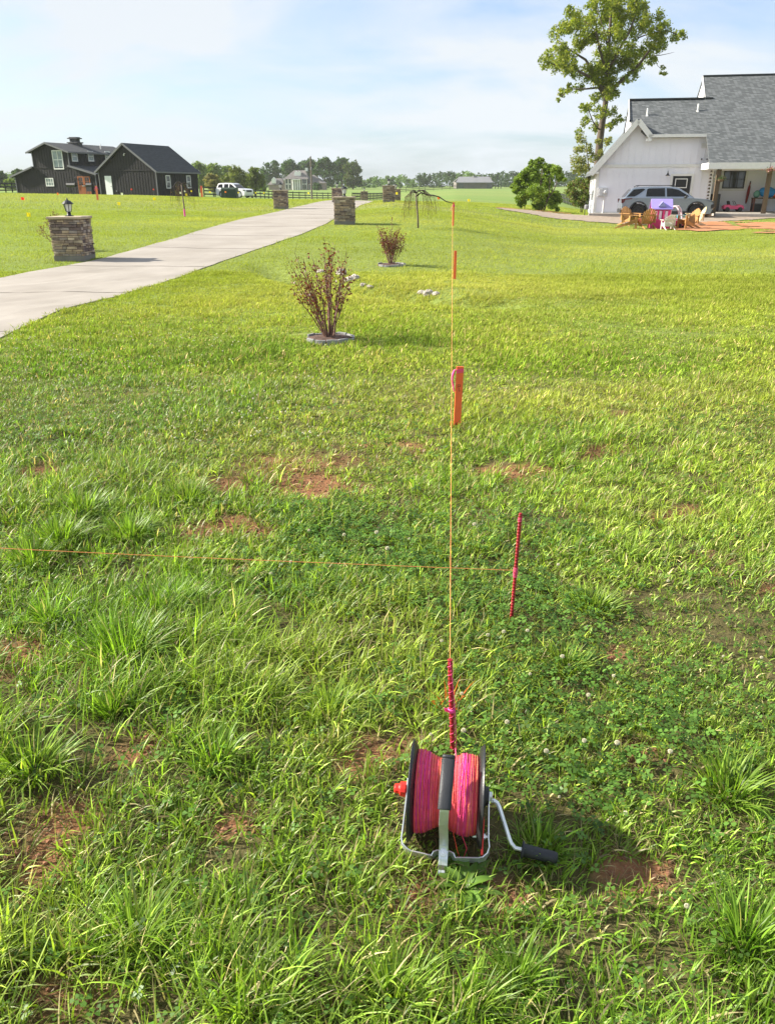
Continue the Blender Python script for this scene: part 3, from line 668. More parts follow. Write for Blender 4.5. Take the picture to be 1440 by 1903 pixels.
# ---- strings
far_top = None
def string(name, label, pts, r, m, cat='string'):
    o0 = Vector(pts[0]); mb = MB(); mb.tube([Vector(p) - o0 for p in pts], r, 6); o = mb.build(name, m); o.location = o0; return tag(o, label, cat)
sg = onG(841, 28.0); stz = zat(377, sg.y)
p0 = top1 + Vector((0, -.002, -.004)); p1 = Vector((xat(841, sg.y, stz), sg.y, stz))
pts = [p0.lerp(p1, (i / 60) ** 1.5) - Vector((0, 0, .10 * 4 * (i / 60) ** 1.5 * (1 - (i / 60) ** 1.5) * .3)) for i in range(61)]
rr = [.0009 + .0030 * (i / 60) ** 1.5 for i in range(61)]
string('string_line', 'long taut orange string running from the near stake across the lawn to the farthest stake', pts, rr, stringm)
sp0 = rw(RQ(.022, .075, .06)); sp1 = r1.location + ax1 * .10
string('feed_cord', 'pink cord running from the reel drum up along the nearest red stake', [sp0, sp0.lerp(sp1, .5) + Vector((.002, 0, .02)), sp1 + Vector((.010, -.008, 0)), r1.location + ax1 * .3 + Vector((.011, -.006, 0)), r1.location + ax1 * .6 + Vector((.009, -.006, 0)), top1 + Vector((-.001, -.006, 0))], .0013, pinks, 'cord')
l = P(-260, 1003, 2.63)
p0, p1 = tie2, Vector((xat(0, 2.50, .26) , 2.50, .255)); dr_ = (p1 - p0)
zl = zat(1012, 2.50); p1 = Vector((xat(0, 2.50, zl), 2.50, zl)); p2 = p0 + (p1 - p0) * 1.9
pts = [p0.lerp(p2, i / 24) - Vector((0, 0, .014 * math.sin(math.pi * i / 24))) for i in range(25)]
string('cross_string', 'thin orange string stretched left across the grass from the leaning red stake', pts, .0011, stringm)
# ================================================================ WOODEN SURVEY STAKES
def wood_stake(name, label, bp, Y, h, w, lean=.0, ribbon=None, mark=False, m=None, th=.012):
    g = onG(bp, Y); t = thing(name, label, 'survey stake', g, R(4)); rot = Matrix.Rotation(lean, 3, 'Y')
    b = MB(); b.prism([(-w / 2, -.06), (w / 2, -.06), (w / 2, h - .002), (w / 2 - .003, h), (-w / 2 + .003, h), (-w / 2, h - .002)], rot @ Vector((0, -th / 2, 0)), rot @ Vector((1, 0, 0)), rot @ Vector((0, 0, 1)), (0, th, 0)); b.build('stake_body', m or orangep, t, bevel=.001)
    if ribbon == 'near':
        r_ = MB()
        for zz in (.91, .935, .955): r_.strip([rot @ Vector((x, -th / 2 - .0018, h * zz + x * .06 + dz)) for x, dz in ((-w / 2 - .002, -.004), (0, 0), (w / 2 + .002, .002))], (0, 0, 1), .0045, .0015)
        for a0, l_ in ((-.6, 1.), (-.2, .72), (.5, .9)):
            pts = [rot @ Vector((-w / 2 - .002, 0, h * .95)), rot @ Vector((-w / 2 - .014, a0 * .01, h * .93)), rot @ Vector((-w / 2 - .024, a0 * .02, h * .90 - .02 * l_)), rot @ Vector((-w / 2 - .026, a0 * .022, h * .84 - .03 * l_)), rot @ Vector((-w / 2 - .016, a0 * .02, h * .77 - .04 * l_)), rot @ Vector((-w / 2 - .010, a0 * .015, h * .70 - .05 * l_))]
            r_.strip(pts, (a0, -.9, .1), [.008, .018, .024, .022, .018, .012], .0008)
        r_.build('pink_ribbon', pinkt, t)
    elif ribbon:
        r_ = MB(); r_.strip([(-w / 2 - .01, -th / 2 - .004, h * .86), (w / 2 + .01, -th / 2 - .004, h * .87)], (0, 0, 1), .05, .003); r_.strip([(-w / 2, -th, h * .86), (-w / 2 - .04, -th, h * .80), (-w / 2 - .06, -th, h * .66)], (0, 1, 0), .03, .003)
        r_.strip([(w / 2, -th, h * .86), (w / 2 + .03, -th, h * .82), (w / 2 + .05, -th, h * .72)], (0, 1, 0), .03, .003)
        r_.build('pink_ribbon', pinkt, t)
    if mark:
        k = MB(); y = -th / 2 - .0012
        def ln(a, b_): k.strip([rot @ Vector((a[0], y, a[1])), rot @ Vector((b_[0], y, b_[1]))], (b_[1] - a[1], 0, a[0] - b_[0]), .0022, .0008)
        z0 = h * .625; s = .016     # P above a slanted L
        for a, b_ in (((-.011, z0 + .034), (-.011, z0 + .010)), ((-.011, z0 + .034), (.006, z0 + .033)), ((.006, z0 + .033), (.008, z0 + .024)), ((.008, z0 + .024), (.001, z0 + .020)), ((.001, z0 + .020), (-.011, z0 + .021)), ((-.002, z0 + .012), (-.002, z0 - .012)), ((-.002, z0 - .012), (.013, z0 - .010))): ln(a, b_)
        k.build('pen_mark', mat('ink', (.03, .01, .01), .7), t)
    return t
Yn = G(849, 793).y
wood_stake('survey_stake', 'bright orange wooden stake with a pink ribbon and a pen mark beside the string', 849, Yn, zat(681, Yn) - Tz(.5, Yn), .050, lean=.018, ribbon='near', mark=True)
wood_stake('survey_stake', 'orange stake half sunk in the lawn right of the two stone edged shrubs', 844.5, G(844, 520).y, .50, .05)
t = wood_stake('survey_stake', 'farthest orange stake on the string, beyond the weeping tree', 841.5, 28.0, .74, .062, ribbon='far')
wood_stake('survey_stake', 'pinkish orange stake on the left slope in front of the white door', 182.5, 52, .82, .12, ribbon='far', m=mat('faded_orange', (.85, .22, .10), .6))
wood_stake('survey_stake', 'small orange stake right of the windowed end of the dark garage', 376, 96, 1.2, .22, ribbon='far')
# ================================================================ UTILITY FLAGS
def flag(px, py, color, label, Yf, h=.5, lean=0.):
    g = onG(px, Yf); m = {'yellow': mat('flag_yellow', (.90, .70, .02), .5, trans=.3), 'orange': mat('flag_orange', (.90, .20, .02), .5, trans=.3), 'red': mat('flag_red', (.85, .05, .03), .5, trans=.3), 'white': mat('flag_white', (.8, .8, .75), .5, trans=.3)}[color]
    t = thing('marker_flag', label, 'marker flag', g, random.uniform(-.5, .5), 'small marker flags in the left lawn' if px < 600 else 'small marker flags near the right lawn')
    MB().tube([(0, 0, -.02), (lean * h, 0, h)], .0035, 5).build('wire', mat('flag_wire', (.35, .33, .28), .4, .8), t)
    f = MB(); n = 5; w, hh = .13, .115
    vs = [(lean * h + w * i / n, .012 * math.sin(i * 1.7 + px), h - (hh * j) - .01 * i / n) for j in (0, 1) for i in range(n + 1)]
    f.add(vs, [(i, i + 1, n + 2 + i, n + 1 + i) for i in range(n)]); f.build('pennant', m, t)
for a in [
    (43, 387, 'red', 'red marker flag on the far left slope above the lamp pillar', 38), (54, 437, 'yellow', 'yellow marker flag in the grass at far left below the red one', 26),
    (109, 376, 'orange', 'orange marker flag on the slope just left of the lamp top', 46), (221, 397, 'yellow', 'yellow marker flag on the slope right of the lamp pillar', 34),
    (245, 365, 'red', 'red marker flag at the foot of the garage gable wall', 74), (227, 376, 'white', 'pale marker flag between the pink stake and the garage', 48),
    (287, 387, 'yellow', 'yellow marker flag left of the slender weeping sapling', 40), (286, 362, 'red', 'red marker flag by the garage corner', 84),
    (344, 366, 'white', 'white marker flag right of the sapling top', 66), (335, 371, 'white', 'white marker flag behind the sapling stem', 56), (346, 374, 'yellow', 'yellow marker flag just right of the sapling stem', 50),
    (390, 367, 'yellow', 'yellow marker flag left of the green utility box', 66), (356, 366, 'yellow', 'small yellow marker flag below the garage end window', 70), (419, 366, 'orange', 'orange marker flag in front of the green utility box', 80),
    (443, 366, 'yellow', 'yellow marker flag between the box and the white car wheel', 72), (475, 367, 'yellow', 'yellow marker flag just right of the white car', 76), (490, 368, 'yellow', 'yellow marker flag left of the second far pillar', 70),
    (572, 371, 'yellow', 'yellow marker flag beside the foot of the utility pole', 62), (812, 378, 'orange', 'orange marker flag behind the weeping tree', 42), (868, 387, 'yellow', 'yellow marker flag right of the farthest orange stake', 44), (735, 366, 'yellow', 'yellow marker flag at the foot of the lamp pillars past the drive', 46)]:
    flag(*a[:3], a[3], a[4], h=min(.75, .34 + a[4] * .004))
# ================================================================ RED LEAF SHRUBS with stone edging
leafred = mat('red_leaf', (1, 1, 1), .5, attr='col', var=.15, scale=20, trans=.3)
twig = mat('twig', (.16, .085, .06), .8, var=.25, scale=20)
def leaf_cloud(pts, size, cols, name, m, parent, flat=.0, asp=.55, off=(0, 0, 0)):
    n = len(pts); P_ = np.asarray(pts, float) - np.array(off); th = rng.random(n) * 6.283; z = rng.random(n) * 2 - 1; z = z * (1 - flat) + flat * np.sign(z + .3)
    nrm = np.stack([np.sqrt(np.clip(1 - z * z, 0, 1)) * np.cos(th), np.sqrt(np.clip(1 - z * z, 0, 1)) * np.sin(th), z], -1)
    a = np.cross(nrm, rng.normal(size=(n, 3))); a /= np.linalg.norm(a, axis=1)[:, None] + 1e-9; b = np.cross(nrm, a)
    s = (size * (.6 + .8 * rng.random(n)))[:, None] if np.isscalar(size) else (np.asarray(size) * (.6 + .8 * rng.random(n)))[:, None]
    V = np.stack([P_ - a * s, P_ - b * s * asp - a * s * .1 + nrm * s * .15, P_ + a * s, P_ + b * s * asp - a * s * .1 + nrm * s * .15], 1).reshape(-1, 3)
    FI = np.arange(n * 4).reshape(n, 4); cols = np.asarray(cols); c = cols[rng.integers(0, len(cols), n)] * (.75 + .5 * rng.random((n, 1)))
    return npmesh(name, V, FI, m, np.repeat(c, 4, 0), parent)
def red_shrub(name, label, px, py, h, ringw, nst, tilt=0., leafn=60, seed=1, spread=.42, stones=True):
    g = G(px, py) + Vector((0, .05, 0)); g.z = Tz(g.x, g.y); random.seed(seed); t = thing(name, label, 'shrub', g, 0)
    st = MB(); L = []
    for i in range(nst):
        a = random.uniform(0, 6.28); q = random.random() ** .6; lx, ly = math.cos(a) * q * spread + tilt, math.sin(a) * q * spread
        hh = h * random.uniform(.55, 1.0) * (1 - .25 * q); b0 = Vector((math.cos(a) * .05 * q, math.sin(a) * .05 * q, 0))
        pts = [b0]; 
        for k in range(1, 8):
            u = k / 7; pts.append(b0 + Vector((lx * u ** 1.15, ly * u ** 1.15, hh * u)) + Vector((random.uniform(-.012, .012), random.uniform(-.012, .012), 0)))
        st.tube(pts, [.007 * (1 - .75 * k / 7) * (h / 1.1 + .2) for k in range(8)], 5)
        stems = [pts]
        for _ in range(3):
            k = random.randint(3, 6); p = pts[k]; e = p + Vector((random.uniform(-.12, .12) + lx * .15, random.uniform(-.12, .12), random.uniform(.10, .22) * h)); st.tube([p, p.lerp(e, .5) + Vector((0, 0, -.01)), e], [.003, .0025, .0015], 4); stems.append([p, p.lerp(e, .5), e])
        if random.random() < .45: e = pts[-1] + Vector((random.uniform(-.06, .06), 0, random.uniform(.08, .22) * h)); st.tube([pts[-1], e], [.0018, .0008], 4)
        for s_ in stems:
            m_ = len(s_) - 1
            for _ in range(leafn if s_ is pts else leafn // 3):
                u = (random.random() ** .55 * .78 + .22 if s_ is pts else random.random()) * m_; k = min(int(u), m_ - 1); p = s_[k].lerp(s_[k + 1], u - k)
                cl = .016 + .022 * (math.sin(u * 9 + i) > .1); L.append(p + Vector((random.gauss(0, cl), random.gauss(0, cl), random.gauss(0, cl))))
    st.build('stems', twig, t)
    leaf_cloud(L, .0155, [(.16, .028, .026), (.10, .022, .02), (.20, .05, .035), (.17, .07, .035)], 'leaves', leafred, t)
    if ringw:
        mu = MB(); mu.lathe([(ringw * .98, -.03), (ringw * .96, .018), (ringw * .6, .035), (.02, .045)], (0, 0, 0), (0, 0, 1), 24); mu.build('mulch', mat('mulch', (.075, .04, .028), .95, scale=25, var=.5, bump=1., bscale=60), t, smooth=True)
        rg = MB(); random.seed(seed + 5); nb = 11
        for k in range(nb):
            a = -2.6 + k * (2 * math.pi - .9) / nb; a2 = a + (2 * math.pi - .9) / nb * .93; seg = []
            hh = random.uniform(.058, .078)
            P0 = [Vector((math.cos(a + (a2 - a) * i / 4) * ringw, math.sin(a + (a2 - a) * i / 4) * ringw * .96, hh * .5 - .034 + random.uniform(-.003, .003))) for i in range(5)]
            rg.strip(P0, (0, 0, 1), hh * 1.15, .024)
        e = tag(rg.build('edging_blocks', mat('edging_stone', (.27, .27, .27), .85, scale=9, var=.25, bump=.5, bscale=60), None, bevel=.004), label.split(',')[0].replace(label, label), None)
        e.location = g; e['label'] = 'curved ring of grey edging blocks around the ' + ('nearer' if seed == 1 else 'farther') + ' red shrub'; e['category'] = 'garden edging'
    return t
red_shrub('red_shrub', 'larger near shrub of upright stems with dark red leaves', 612, 634, 1.18, .27, 24, tilt=-.07, leafn=30, seed=1, spread=.33)
red_shrub('red_shrub', 'smaller farther shrub with dark red leaves beside the swale', 727, 494, .95, .29, 22, tilt=.0, leafn=44, seed=2, spread=.24)
random.seed(11)
# ---- rocks in the swale
def rock(px, py, w, label, squash=.5):
    g = G(px, py); w *= .85; m = MB(); m.ico((0, 0, w * squash * .12), (w / 2, w * .4, w * squash * .5), jit=.13, sub=2)
    o = m.build('rock', mat('pale_rock', (.38, .34, .29), .9, scale=5, var=.25, bump=.8, bscale=14)); o.location = g; o.rotation_euler = (random.uniform(-.2, .2), random.uniform(-.2, .2), random.uniform(0, 6)); return tag(o, label, 'rock', 'pale rocks along the swale')
for a in [(634, 512, .26, 'upright pale rock behind the near shrub top', .9), (652, 522, .32, 'flat grey rock at the left head of the swale'), (660, 519, .24, 'light rock leaning on the flat one in the swale', .7), (676, 531, .18, 'small rock at the end of the left rock row'), (688, 534, .16, 'smallest pale rock in the left row'),
          (783, 545, .20, 'left rock of the pale group right of centre'), (796, 549, .22, 'whitest rock, middle of the right rock group', .8), (810, 548, .20, 'low rock on the right end of the swale group'), (597, 507, .24, 'rounded rock glimpsed left through the near shrub')]: rock(*a)
# ---- broad-leaf weed in front of the reel
def weed(px, py, label, n=17, s=1.):
    g = G(px, py); t = thing('broadleaf_weed', label, 'weed', g, 0); m = MB()
    for i in range(n):
        a = i * 2.4 + random.uniform(-.3, .3); l = random.uniform(.055, .10) * s; el = random.uniform(.15, .9) ; d = Vector((math.cos(a), math.sin(a), 0)); w = random.uniform(.014, .021) * s; sd = Vector((-d.y, d.x, 0)); vs, fs = [], []
        for k in range(8):
            u = k / 7; c = d * l * u * math.cos(el * .7) + Vector((0, 0, l * (math.sin(el) * u - .75 * u * u * math.sin(el) * .9))) + Vector((0, 0, .008)); ww = w * (.18 + math.sin(min(1, u * 1.05) * math.pi) ** .8)
            for q in (-1, -.5, 0, .5, 1): vs.append(c + sd * ww * q * .5 + Vector((0, 0, abs(q) * ww * .22 + .0012 * math.sin(k * 1.7 + q * 3))))
        for k in range(7):
            for q in range(4): fs.append((k * 5 + q, k * 5 + q + 1, k * 5 + q + 6, k * 5 + q + 5))
        m.add(vs, fs, tuple(Vector((.13, .24, .035)) * random.uniform(.7, 1.25)))
    m.build('leaves', GM, t, smooth=True); MB().tube([(0, 0, -.01), (0, 0, .02)], [.004, .002], 6).build('root_crown', mat('stem_green', (.1, .2, .04)), t)
    return t
weed(862, 1658, 'broad leafed rosette weed on bare soil in front of the reel foot', 22, 1.15)
weed(835, 1605, 'small broad leafed weed tucked under the reel strap', 9, .7)
weed(905, 1470, 'low broad leafed weed in the grass right of the reel', 9, .6)
# ================================================================ STONE PILLARS WITH LANTERNS
stone_m = mat('ledge_stone', (1, 1, 1), .9, attr='col', var=.28, scale=11, bump=.9, bscale=30, spec=.2)
limec = mat('cap_stone', (.42, .34, .24), .85, scale=6, var=.2, bump=.5, bscale=30)
iron = mat('black_iron', (.015, .016, .018), .45, var=.2)
frost = mat('lantern_glass', (.62, .66, .66), .15, var=.05, spec=.6)
def pillar(h=.86, w=.64, seed=1):
    t = thing('stone_pillar', 'x', 'pillar', (0, 0, 0), 0, 'stacked stone lamp pillars along the drive'); random.seed(seed); b = MB()
    pal = [tuple(1.2 * v for v in c) for c in [(.27, .20, .15), (.33, .26, .19), (.22, .17, .14), (.38, .31, .23), (.16, .12, .10), (.30, .25, .21), (.25, .21, .19), (.12, .09, .085), (.36, .27, .19)]]
    z = .10; core = w / 2 - .03; b.bab((-core, -core, .05), (core, core, h - .05), (.06, .05, .045)); rows = []
    while z < h - .055:
        rh = min(random.choice([.032, .042, .05, .06]), h - .05 - z + .001); rows.append((z, rh)); z += rh
    for face in range(4):
        rot = Matrix.Rotation(face * math.pi / 2, 3, 'Z')
        for z, rh in rows:
            x = -w / 2 + random.uniform(0, .02)
            while x < w / 2 - .02:
                l = min(random.uniform(.08, .26), w / 2 - x + random.uniform(-.008, .012)); pr = random.uniform(0, .024); dz = random.choice([0, 0, 0, rh * .0])
                c = tuple(Vector(random.choice(pal)) * random.uniform(.8, 1.2))
                c0 = rot @ Vector((x + l / 2, -core - .012 - pr / 2, z + rh / 2)); rz_ = Matrix.Rotation(random.uniform(-.02, .02), 3, 'Y')
                b.box(c0, (l - .007, .03 + pr, rh - .007), rot @ rz_, c); x += l
    b.build('stone_veneer', stone_m, t, bevel=.004, seg=1)
    MB().bab((-w / 2 - .005, -w / 2 - .005, -.25), (w / 2 + .005, w / 2 + .005, .10)).build('base_block', mat('base_concrete', (.20, .185, .165), .9, bump=.4), t, bevel=.006)
    MB().bab((-w / 2 - .035, -w / 2 - .035, h - .05), (w / 2 + .035, w / 2 + .035, h)).build('cap', limec, t, bevel=.010)
    ln = MB(); s = 1.22
    ln.lathe([(.075 * s, h), (.075 * s, h + .012), (.04 * s, h + .02), (.03 * s, h + .05), (.036 * s, h + .06), (.026 * s, h + .075), (.034 * s, h + .085), (.05 * s, h + .092)], (0, 0, 0), (0, 0, 1), 12)
    for k in range(6):
        a = k * math.pi / 3; ln.tube([(math.cos(a) * .045 * s, math.sin(a) * .045 * s, h + .09), (math.cos(a) * .075 * s, math.sin(a) * .075 * s, h + .245)], .006, 4)
    lo = ln.build('lantern', iron, t)
    MB().lathe([(.042 * s, h + .093), (.070 * s, h + .242)], (0, 0, 0), (0, 0, 1), 6).build('glass', frost, lo)
    MB().lathe([(.098 * s, h + .240), (.098 * s, h + .248), (.082 * s, h + .268), (.055 * s, h + .30), (.022 * s, h + .318), (.012 * s, h + .325), (.014 * s, h + .335), (.004 * s, h + .37)], (0, 0, 0), (0, 0, 1), 12).build('roof', iron, lo)
    return t
pA, pB = pillar(.88, .65, 3), pillar(.86, .66, 9)
def place(p, px, Y, rz, label, first, sc=1.):
    g = onG(px, Y)
    if first: p.location = g; p.rotation_euler = (0, 0, rz); p['label'] = label; p.scale = (sc,) * 3; return p
    return copy_thing(p, g, rz, label, sc)
place(pA, 141, 18.0, R(0), 'nearest stone pillar with a black lantern, at the left edge of the drive', True)
place(pB, 641, 28.5, R(0), 'stone pillar standing at the right edge of the drive in the middle', True)
place(pA, 523, 42.0, R(0), 'stone pillar on the far left side of the drive, in front of the mansion', False)
place(pB, 722.5, 47.5, R(0), 'stone pillar on the crest right of the end of the drive', False)
place(pA, 627, 56.0, R(0), 'stone pillar half hidden behind the middle one', False)
place(pB, 735.5, 62.0, R(0), 'stone pillar peeping out behind the crest pillar', False)
place(pA, 677, 84.0, R(0), 'farthest pillar of which only the cap and lantern show past the drive', False)
# ---- shrub behind the first pillar
red_shrub('bronze_shrub', 'sparse bronze leafed shrub behind the nearest stone pillar', 118, 466, .92, 0, 20, tilt=-.20, leafn=34, seed=6, spread=.34)
# ================================================================ BUILDINGS
random.seed(21)
class Frame:      # local frame of a building: o world corner, rz turn; u = local x, v = local y
    def __init__(s, name, label, cat, o, rz): s.o = Vector(o); s.rz = rz; s.t = thing(name, label, cat, o, rz); s.c, s.s = math.cos(rz), math.sin(rz)
    def w(s, p): return Vector((s.o.x + p[0] * s.c - p[1] * s.s, s.o.y + p[0] * s.s + p[1] * s.c, s.o.z + p[2]))
    def z(s, x, y, py): w = s.w((x, y, 0)); return zat(py, w.y) - s.o.z        # local height of a photo row at a plan point
    def x(s, px, y, z): o = s.w((0, y, z)); return lsolve((o.x, o.y), (s.c, s.s), px, o.z)
def wall(mb, a, b, zt, z0=0., th=.12, bat=.4, bw=.045, bd=.022, out=1, skip=(), col=None):
    """a-b plan line, zt(u) top height; battens on the outer side."""
    a, b = Vector((*a, 0)), Vector((*b, 0)); L = (b - a).length; u = (b - a) / L; n = Vector((u.y, -u.x, 0)) * out
    N = 24; ks = sorted(set([0, L] + [L * i / N for i in range(N + 1)] + [k for k in getattr(zt, 'k', [])]))
    poly = [(0, z0)] + [(L, z0)] + [(k, zt(k)) for k in reversed(ks)]
    mb.prism(poly, a - n * th, u, (0, 0, 1), n * th, col)
    k = bat / 2
    while k < L:
        h = zt(k)
        segs = [(z0, h)]
        for (x0, x1, y0, y1) in skip:
            if x0 - bw < k < x1 + bw: segs = [q for s0, s1 in segs for q in ((s0, min(s1, y0)), (max(s0, y1), s1)) if q[1] - q[0] > .03]
        for s0, s1 in segs: mb.box(a + u * k + n * bd / 2 + Vector((0, 0, (s0 + s1) / 2)), (bw, bd, s1 - s0 - .02), Matrix.Rotation(math.atan2(u.y, u.x), 3, 'Z'), col)
        k += bat
def slab(mb, pts, th):                  # roof plane: 4 (or 3) points, thickness downward
    n = len(pts); P0 = [Vector(p) for p in pts]; P1 = [p - Vector((0, 0, th)) for p in P0]
    mb.add(P0 + P1, [tuple(range(n)), tuple(range(2 * n - 1, n - 1, -1))] + [((i + 1) % n, i, n + i, n + (i + 1) % n) for i in range(n)])
def bar(mb, a, b, w, h, off=0.):
    mb.strip([a, b], (0, 0, 1), h, w)
def window(fr, x, y, z, w, h, n, framem, glassm, cols=2, rows=2, fw=.07, name='window', label=None):
    """window centred at local x,y,z; n = outward normal (plan)"""
    n = Vector((n[0], n[1], 0)).normalized(); u = Vector((-n.y, n.x, 0)); c = Vector((x, y, z)); rot = Matrix.Rotation(math.atan2(u.y, u.x), 3, 'Z')
    f = MB()
    for sx_ in (-1, 1): f.box(c + u * sx_ * (w / 2 - fw / 2) + n * .03, (fw, .07, h), rot)
    for sz in (-1, 1): f.box(c + Vector((0, 0, sz * (h / 2 - fw / 2))) + n * .032, (w - 2 * fw, .07, fw), rot)
    for i in range(1, cols): f.box(c + u * (-w / 2 + w * i / cols) + n * .025, (fw * .55, .05, h - 2 * fw), rot)
    for i in range(1, rows): f.box(c + Vector((0, 0, -h / 2 + h * i / rows)) + n * .022, (w - 2 * fw, .05, fw * .6), rot)
    fo = f.build(name, framem, fr.t)
    if label: fo['label'] = label
    g = MB(); g.box(c + n * .012, (w - fw, .02, h - fw), rot); g.build('pane', glassm, fo)
    return fo
glass = mat('window_glass', (.05, .06, .065), .08, spec=.9, var=.3, scale=1.5)
glass_b = mat('bright_glass', (.20, .25, .24), .08, spec=.9, var=.3, scale=1.5)
white_t = mat('white_trim', (.74, .73, .70), .6, var=.04)
blk = mat('black_siding', (.020, .018, .021), .65, var=.2, scale=.8, spec=.25)
blk_t = mat('dark_grey_trim', (.13, .13, .14), .6, var=.1)
roof_d = shingle('dark_shingle', (.030, .034, .040), (.048, .052, .060), (.018, .020, .024), .5, .16)
roof_g = shingle('grey_shingle', (.070, .078, .082), (.155, .165, .170), (.04, .044, .046), .22, .115)
metal_r = mat('metal_roof', (.06, .065, .07), .35, .6, var=.1)
DU, DV = Vector((-.937, .35)), Vector((.35, .937))
def step(pts):                # piecewise linear top with its knots
    xs_, zs_ = [p[0] for p in pts], [p[1] for p in pts]
    f = lambda u: float(np.interp(u, xs_, zs_)); f.k = xs_; return f if False else _S(xs_, zs_)
class _S:
    def __init__(s, xs_, zs_): s.k, s.zs = list(xs_), zs_
    def __call__(s, u): return float(np.interp(u, s.k, s.zs))
# ---------------- garage (gable toward the viewer) : local x runs LEFT->RIGHT along the gable, y away
YC = 107.; c0 = onG(294.5, YC); c0.z = zat(362.5, YC)
LG = lsolve((c0.x, c0.y), DU, 189, c0.z)
o = c0 + Vector((*(DU * LG), 0)); rz = math.atan2(-DU.y, -DU.x)
gf = Frame('dark_garage', 'black board and batten garage with a dark shingle gable roof and white side door', 'garage', o, rz)
Wg = LG; Dg = lsolve((c0.x, c0.y), DV, 370, c0.z); ze = gf.z(Wg, 0, 316.5); zr = gf.z(Wg / 2, 0, 267.5)
gw = MB(); tr = _S([0, Wg / 2, Wg], [ze, zr - .16, ze])
doorx = gf.x(203.5, 0, 1.)
wall(gw, (0, 0), (Wg, 0), tr, -.9, bat=.42, skip=[(doorx - .5, doorx + .5, -1, 2.25)])
wall(gw, (Wg, .13), (Wg, Dg - .13), _S([0, Dg], [ze, ze]), -.9, bat=.42); wall(gw, (0, Dg), (Wg, Dg), tr, -.9, out=-1); wall(gw, (0, .13), (0, Dg - .13), _S([0, Dg], [ze, ze]), -.9, out=-1)
gw.box((Wg / 2, -.03, ze + .02), (Wg - .1, .05, .12)); gw.build('wall', blk, gf.t)
rf = MB(); ov = .35; k = (zr - ze) / (Wg / 2)
slab(rf, [(Wg + ov, -ov, ze - ov * k + .12), (Wg + ov, Dg + ov, ze - ov * k + .12), (Wg / 2, Dg + ov, zr + .12), (Wg / 2, -ov, zr + .12)], .14)
slab(rf, [(-ov, Dg + ov, ze - ov * k + .12), (-ov, -ov, ze - ov * k + .12), (Wg / 2, -ov, zr + .12), (Wg / 2, Dg + ov, zr + .12)], .14)
ro = rf.build('roof', roof_d, gf.t)
tm = MB()
for a, b in (((-ov, -ov - .03, ze - ov * k + .02), (Wg / 2, -ov - .03, zr + .02)), ((Wg + ov, -ov - .03, ze - ov * k + .02), (Wg / 2, -ov - .03, zr + .02))): bar(tm, a, b, .05, .22)
bar(tm, (Wg + ov + .03, -ov, ze - ov * k + .02), (Wg + ov + .03, Dg + ov, ze - ov * k + .02), .05, .18)
tm.build('fascia', blk_t, ro)
dp = MB(); dp.box((Wg + .03, -.05, ze / 2 - .1), (.11, .09, ze)); dp.box((.03, -.05, ze / 2 - .1), (.11, .09, ze)); dp.build('corner_board', blk_t, gf.t)
dr_ = MB().box((doorx, -.035, 1.08), (1.0, .06, 2.3)).build('side_door', mat('white_door', (.78, .78, .78), .5, var=.03), gf.t, bevel=.01)
MB().ico((doorx + .38, -.10, 1.0), .05).build('handle', iron, dr_)
yaw = [Dg * .26, Dg * .76]
for yy in yaw: window(gf, Wg, yy, gf.z(Wg, yy, 338), .95, 1.55, (1, 0), white_t, glass, 1, 2, .10)
fl = MB(); fl.ico((Wg / 2 - .05, -.14, zr - 1.25), (.10, .08, .09)); fl.box((Wg / 2 + .05, -.12, zr - 1.1), (.16, .12, .06)); fl.build('flood_light', white_t, gf.t)
MB().box((gf.x(218, 0, .4), -.05, .45), (.14, .07, .2)).build('outlet_box', blk_t, gf.t)
# ---------------- dark house
Yh = 114.5; c0 = onG(183, Yh); c0.z = zat(361.5, Yh)
LH = lsolve((c0.x, c0.y), DU, 34, c0.z); o = c0 + Vector((*(DU * LH), 0))
hf = Frame('dark_house', 'black board and batten two storey house with wooden double doors behind the rise', 'house', o, rz)
X2, X1 = hf.x(129, 0, 4.), hf.x(62.5, 0, 4.); XM = (X1 + X2) / 2 - .15; DH = 13.
z_le, z_lt, z_re, z_rt = hf.z(0, 0, 327), hf.z(X1, 0, 311.5), hf.z(LH, 0, 322.5), hf.z(X2, 0, 309)
z_ue, z_ul, z_ur = hf.z(X2, 0, 279.5), hf.z(X1, 0, 284), hf.z(XM, 0, 266.5); z_u = (z_ue + z_ul) / 2
w_ = MB()
wx1, wx2, dx = hf.x(93.5, 0, 1.5), hf.x(107, 0, 5), hf.x(158, 0, 1.2); zw1, zw2 = hf.z(wx1, 0, 338.5), hf.z(wx2, 0, 297)
wall(w_, (0, 0), (LH, 0), _S([0, X1, X1 + .001, XM, X2 - .001, X2, LH], [z_le, z_lt, z_u, z_ur - .15, z_u, z_rt, z_re]), -.6, bat=.45, skip=[(wx1 - .75, wx1 + .75, zw1 - .6, zw1 + .6), (wx2 - .95, wx2 + .95, zw2 - 1.4, zw2 + 1.4), (dx - 1.05, dx + 1.05, -1, 2.35)])
wall(w_, (X2, .13), (X2, DH), _S([0, DH], [z_u, z_u]), z_rt - .1, bat=.45); wall(w_, (X1, .13), (X1, DH), _S([0, DH], [z_u, z_u]), z_lt - .1, out=-1); wall(w_, (LH, .13), (LH, DH), _S([0, DH], [z_re, z_re]), -.6, bat=.45); wall(w_, (0, .13), (0, DH), _S([0, DH], [z_le, z_le]), -.6, out=-1)
wall(w_, (0, DH + .13), (LH, DH + .13), _S([0, X1, X1 + .001, XM, X2 - .001, X2, LH], [z_le, z_lt, z_u, z_ur - .15, z_u, z_rt, z_re]), -.6, out=-1)
w_.box(((X1 + X2) / 2, -.03, z_lt - .02), (X2 - X1, .05, .10)); w_.build('wall', blk, hf.t)
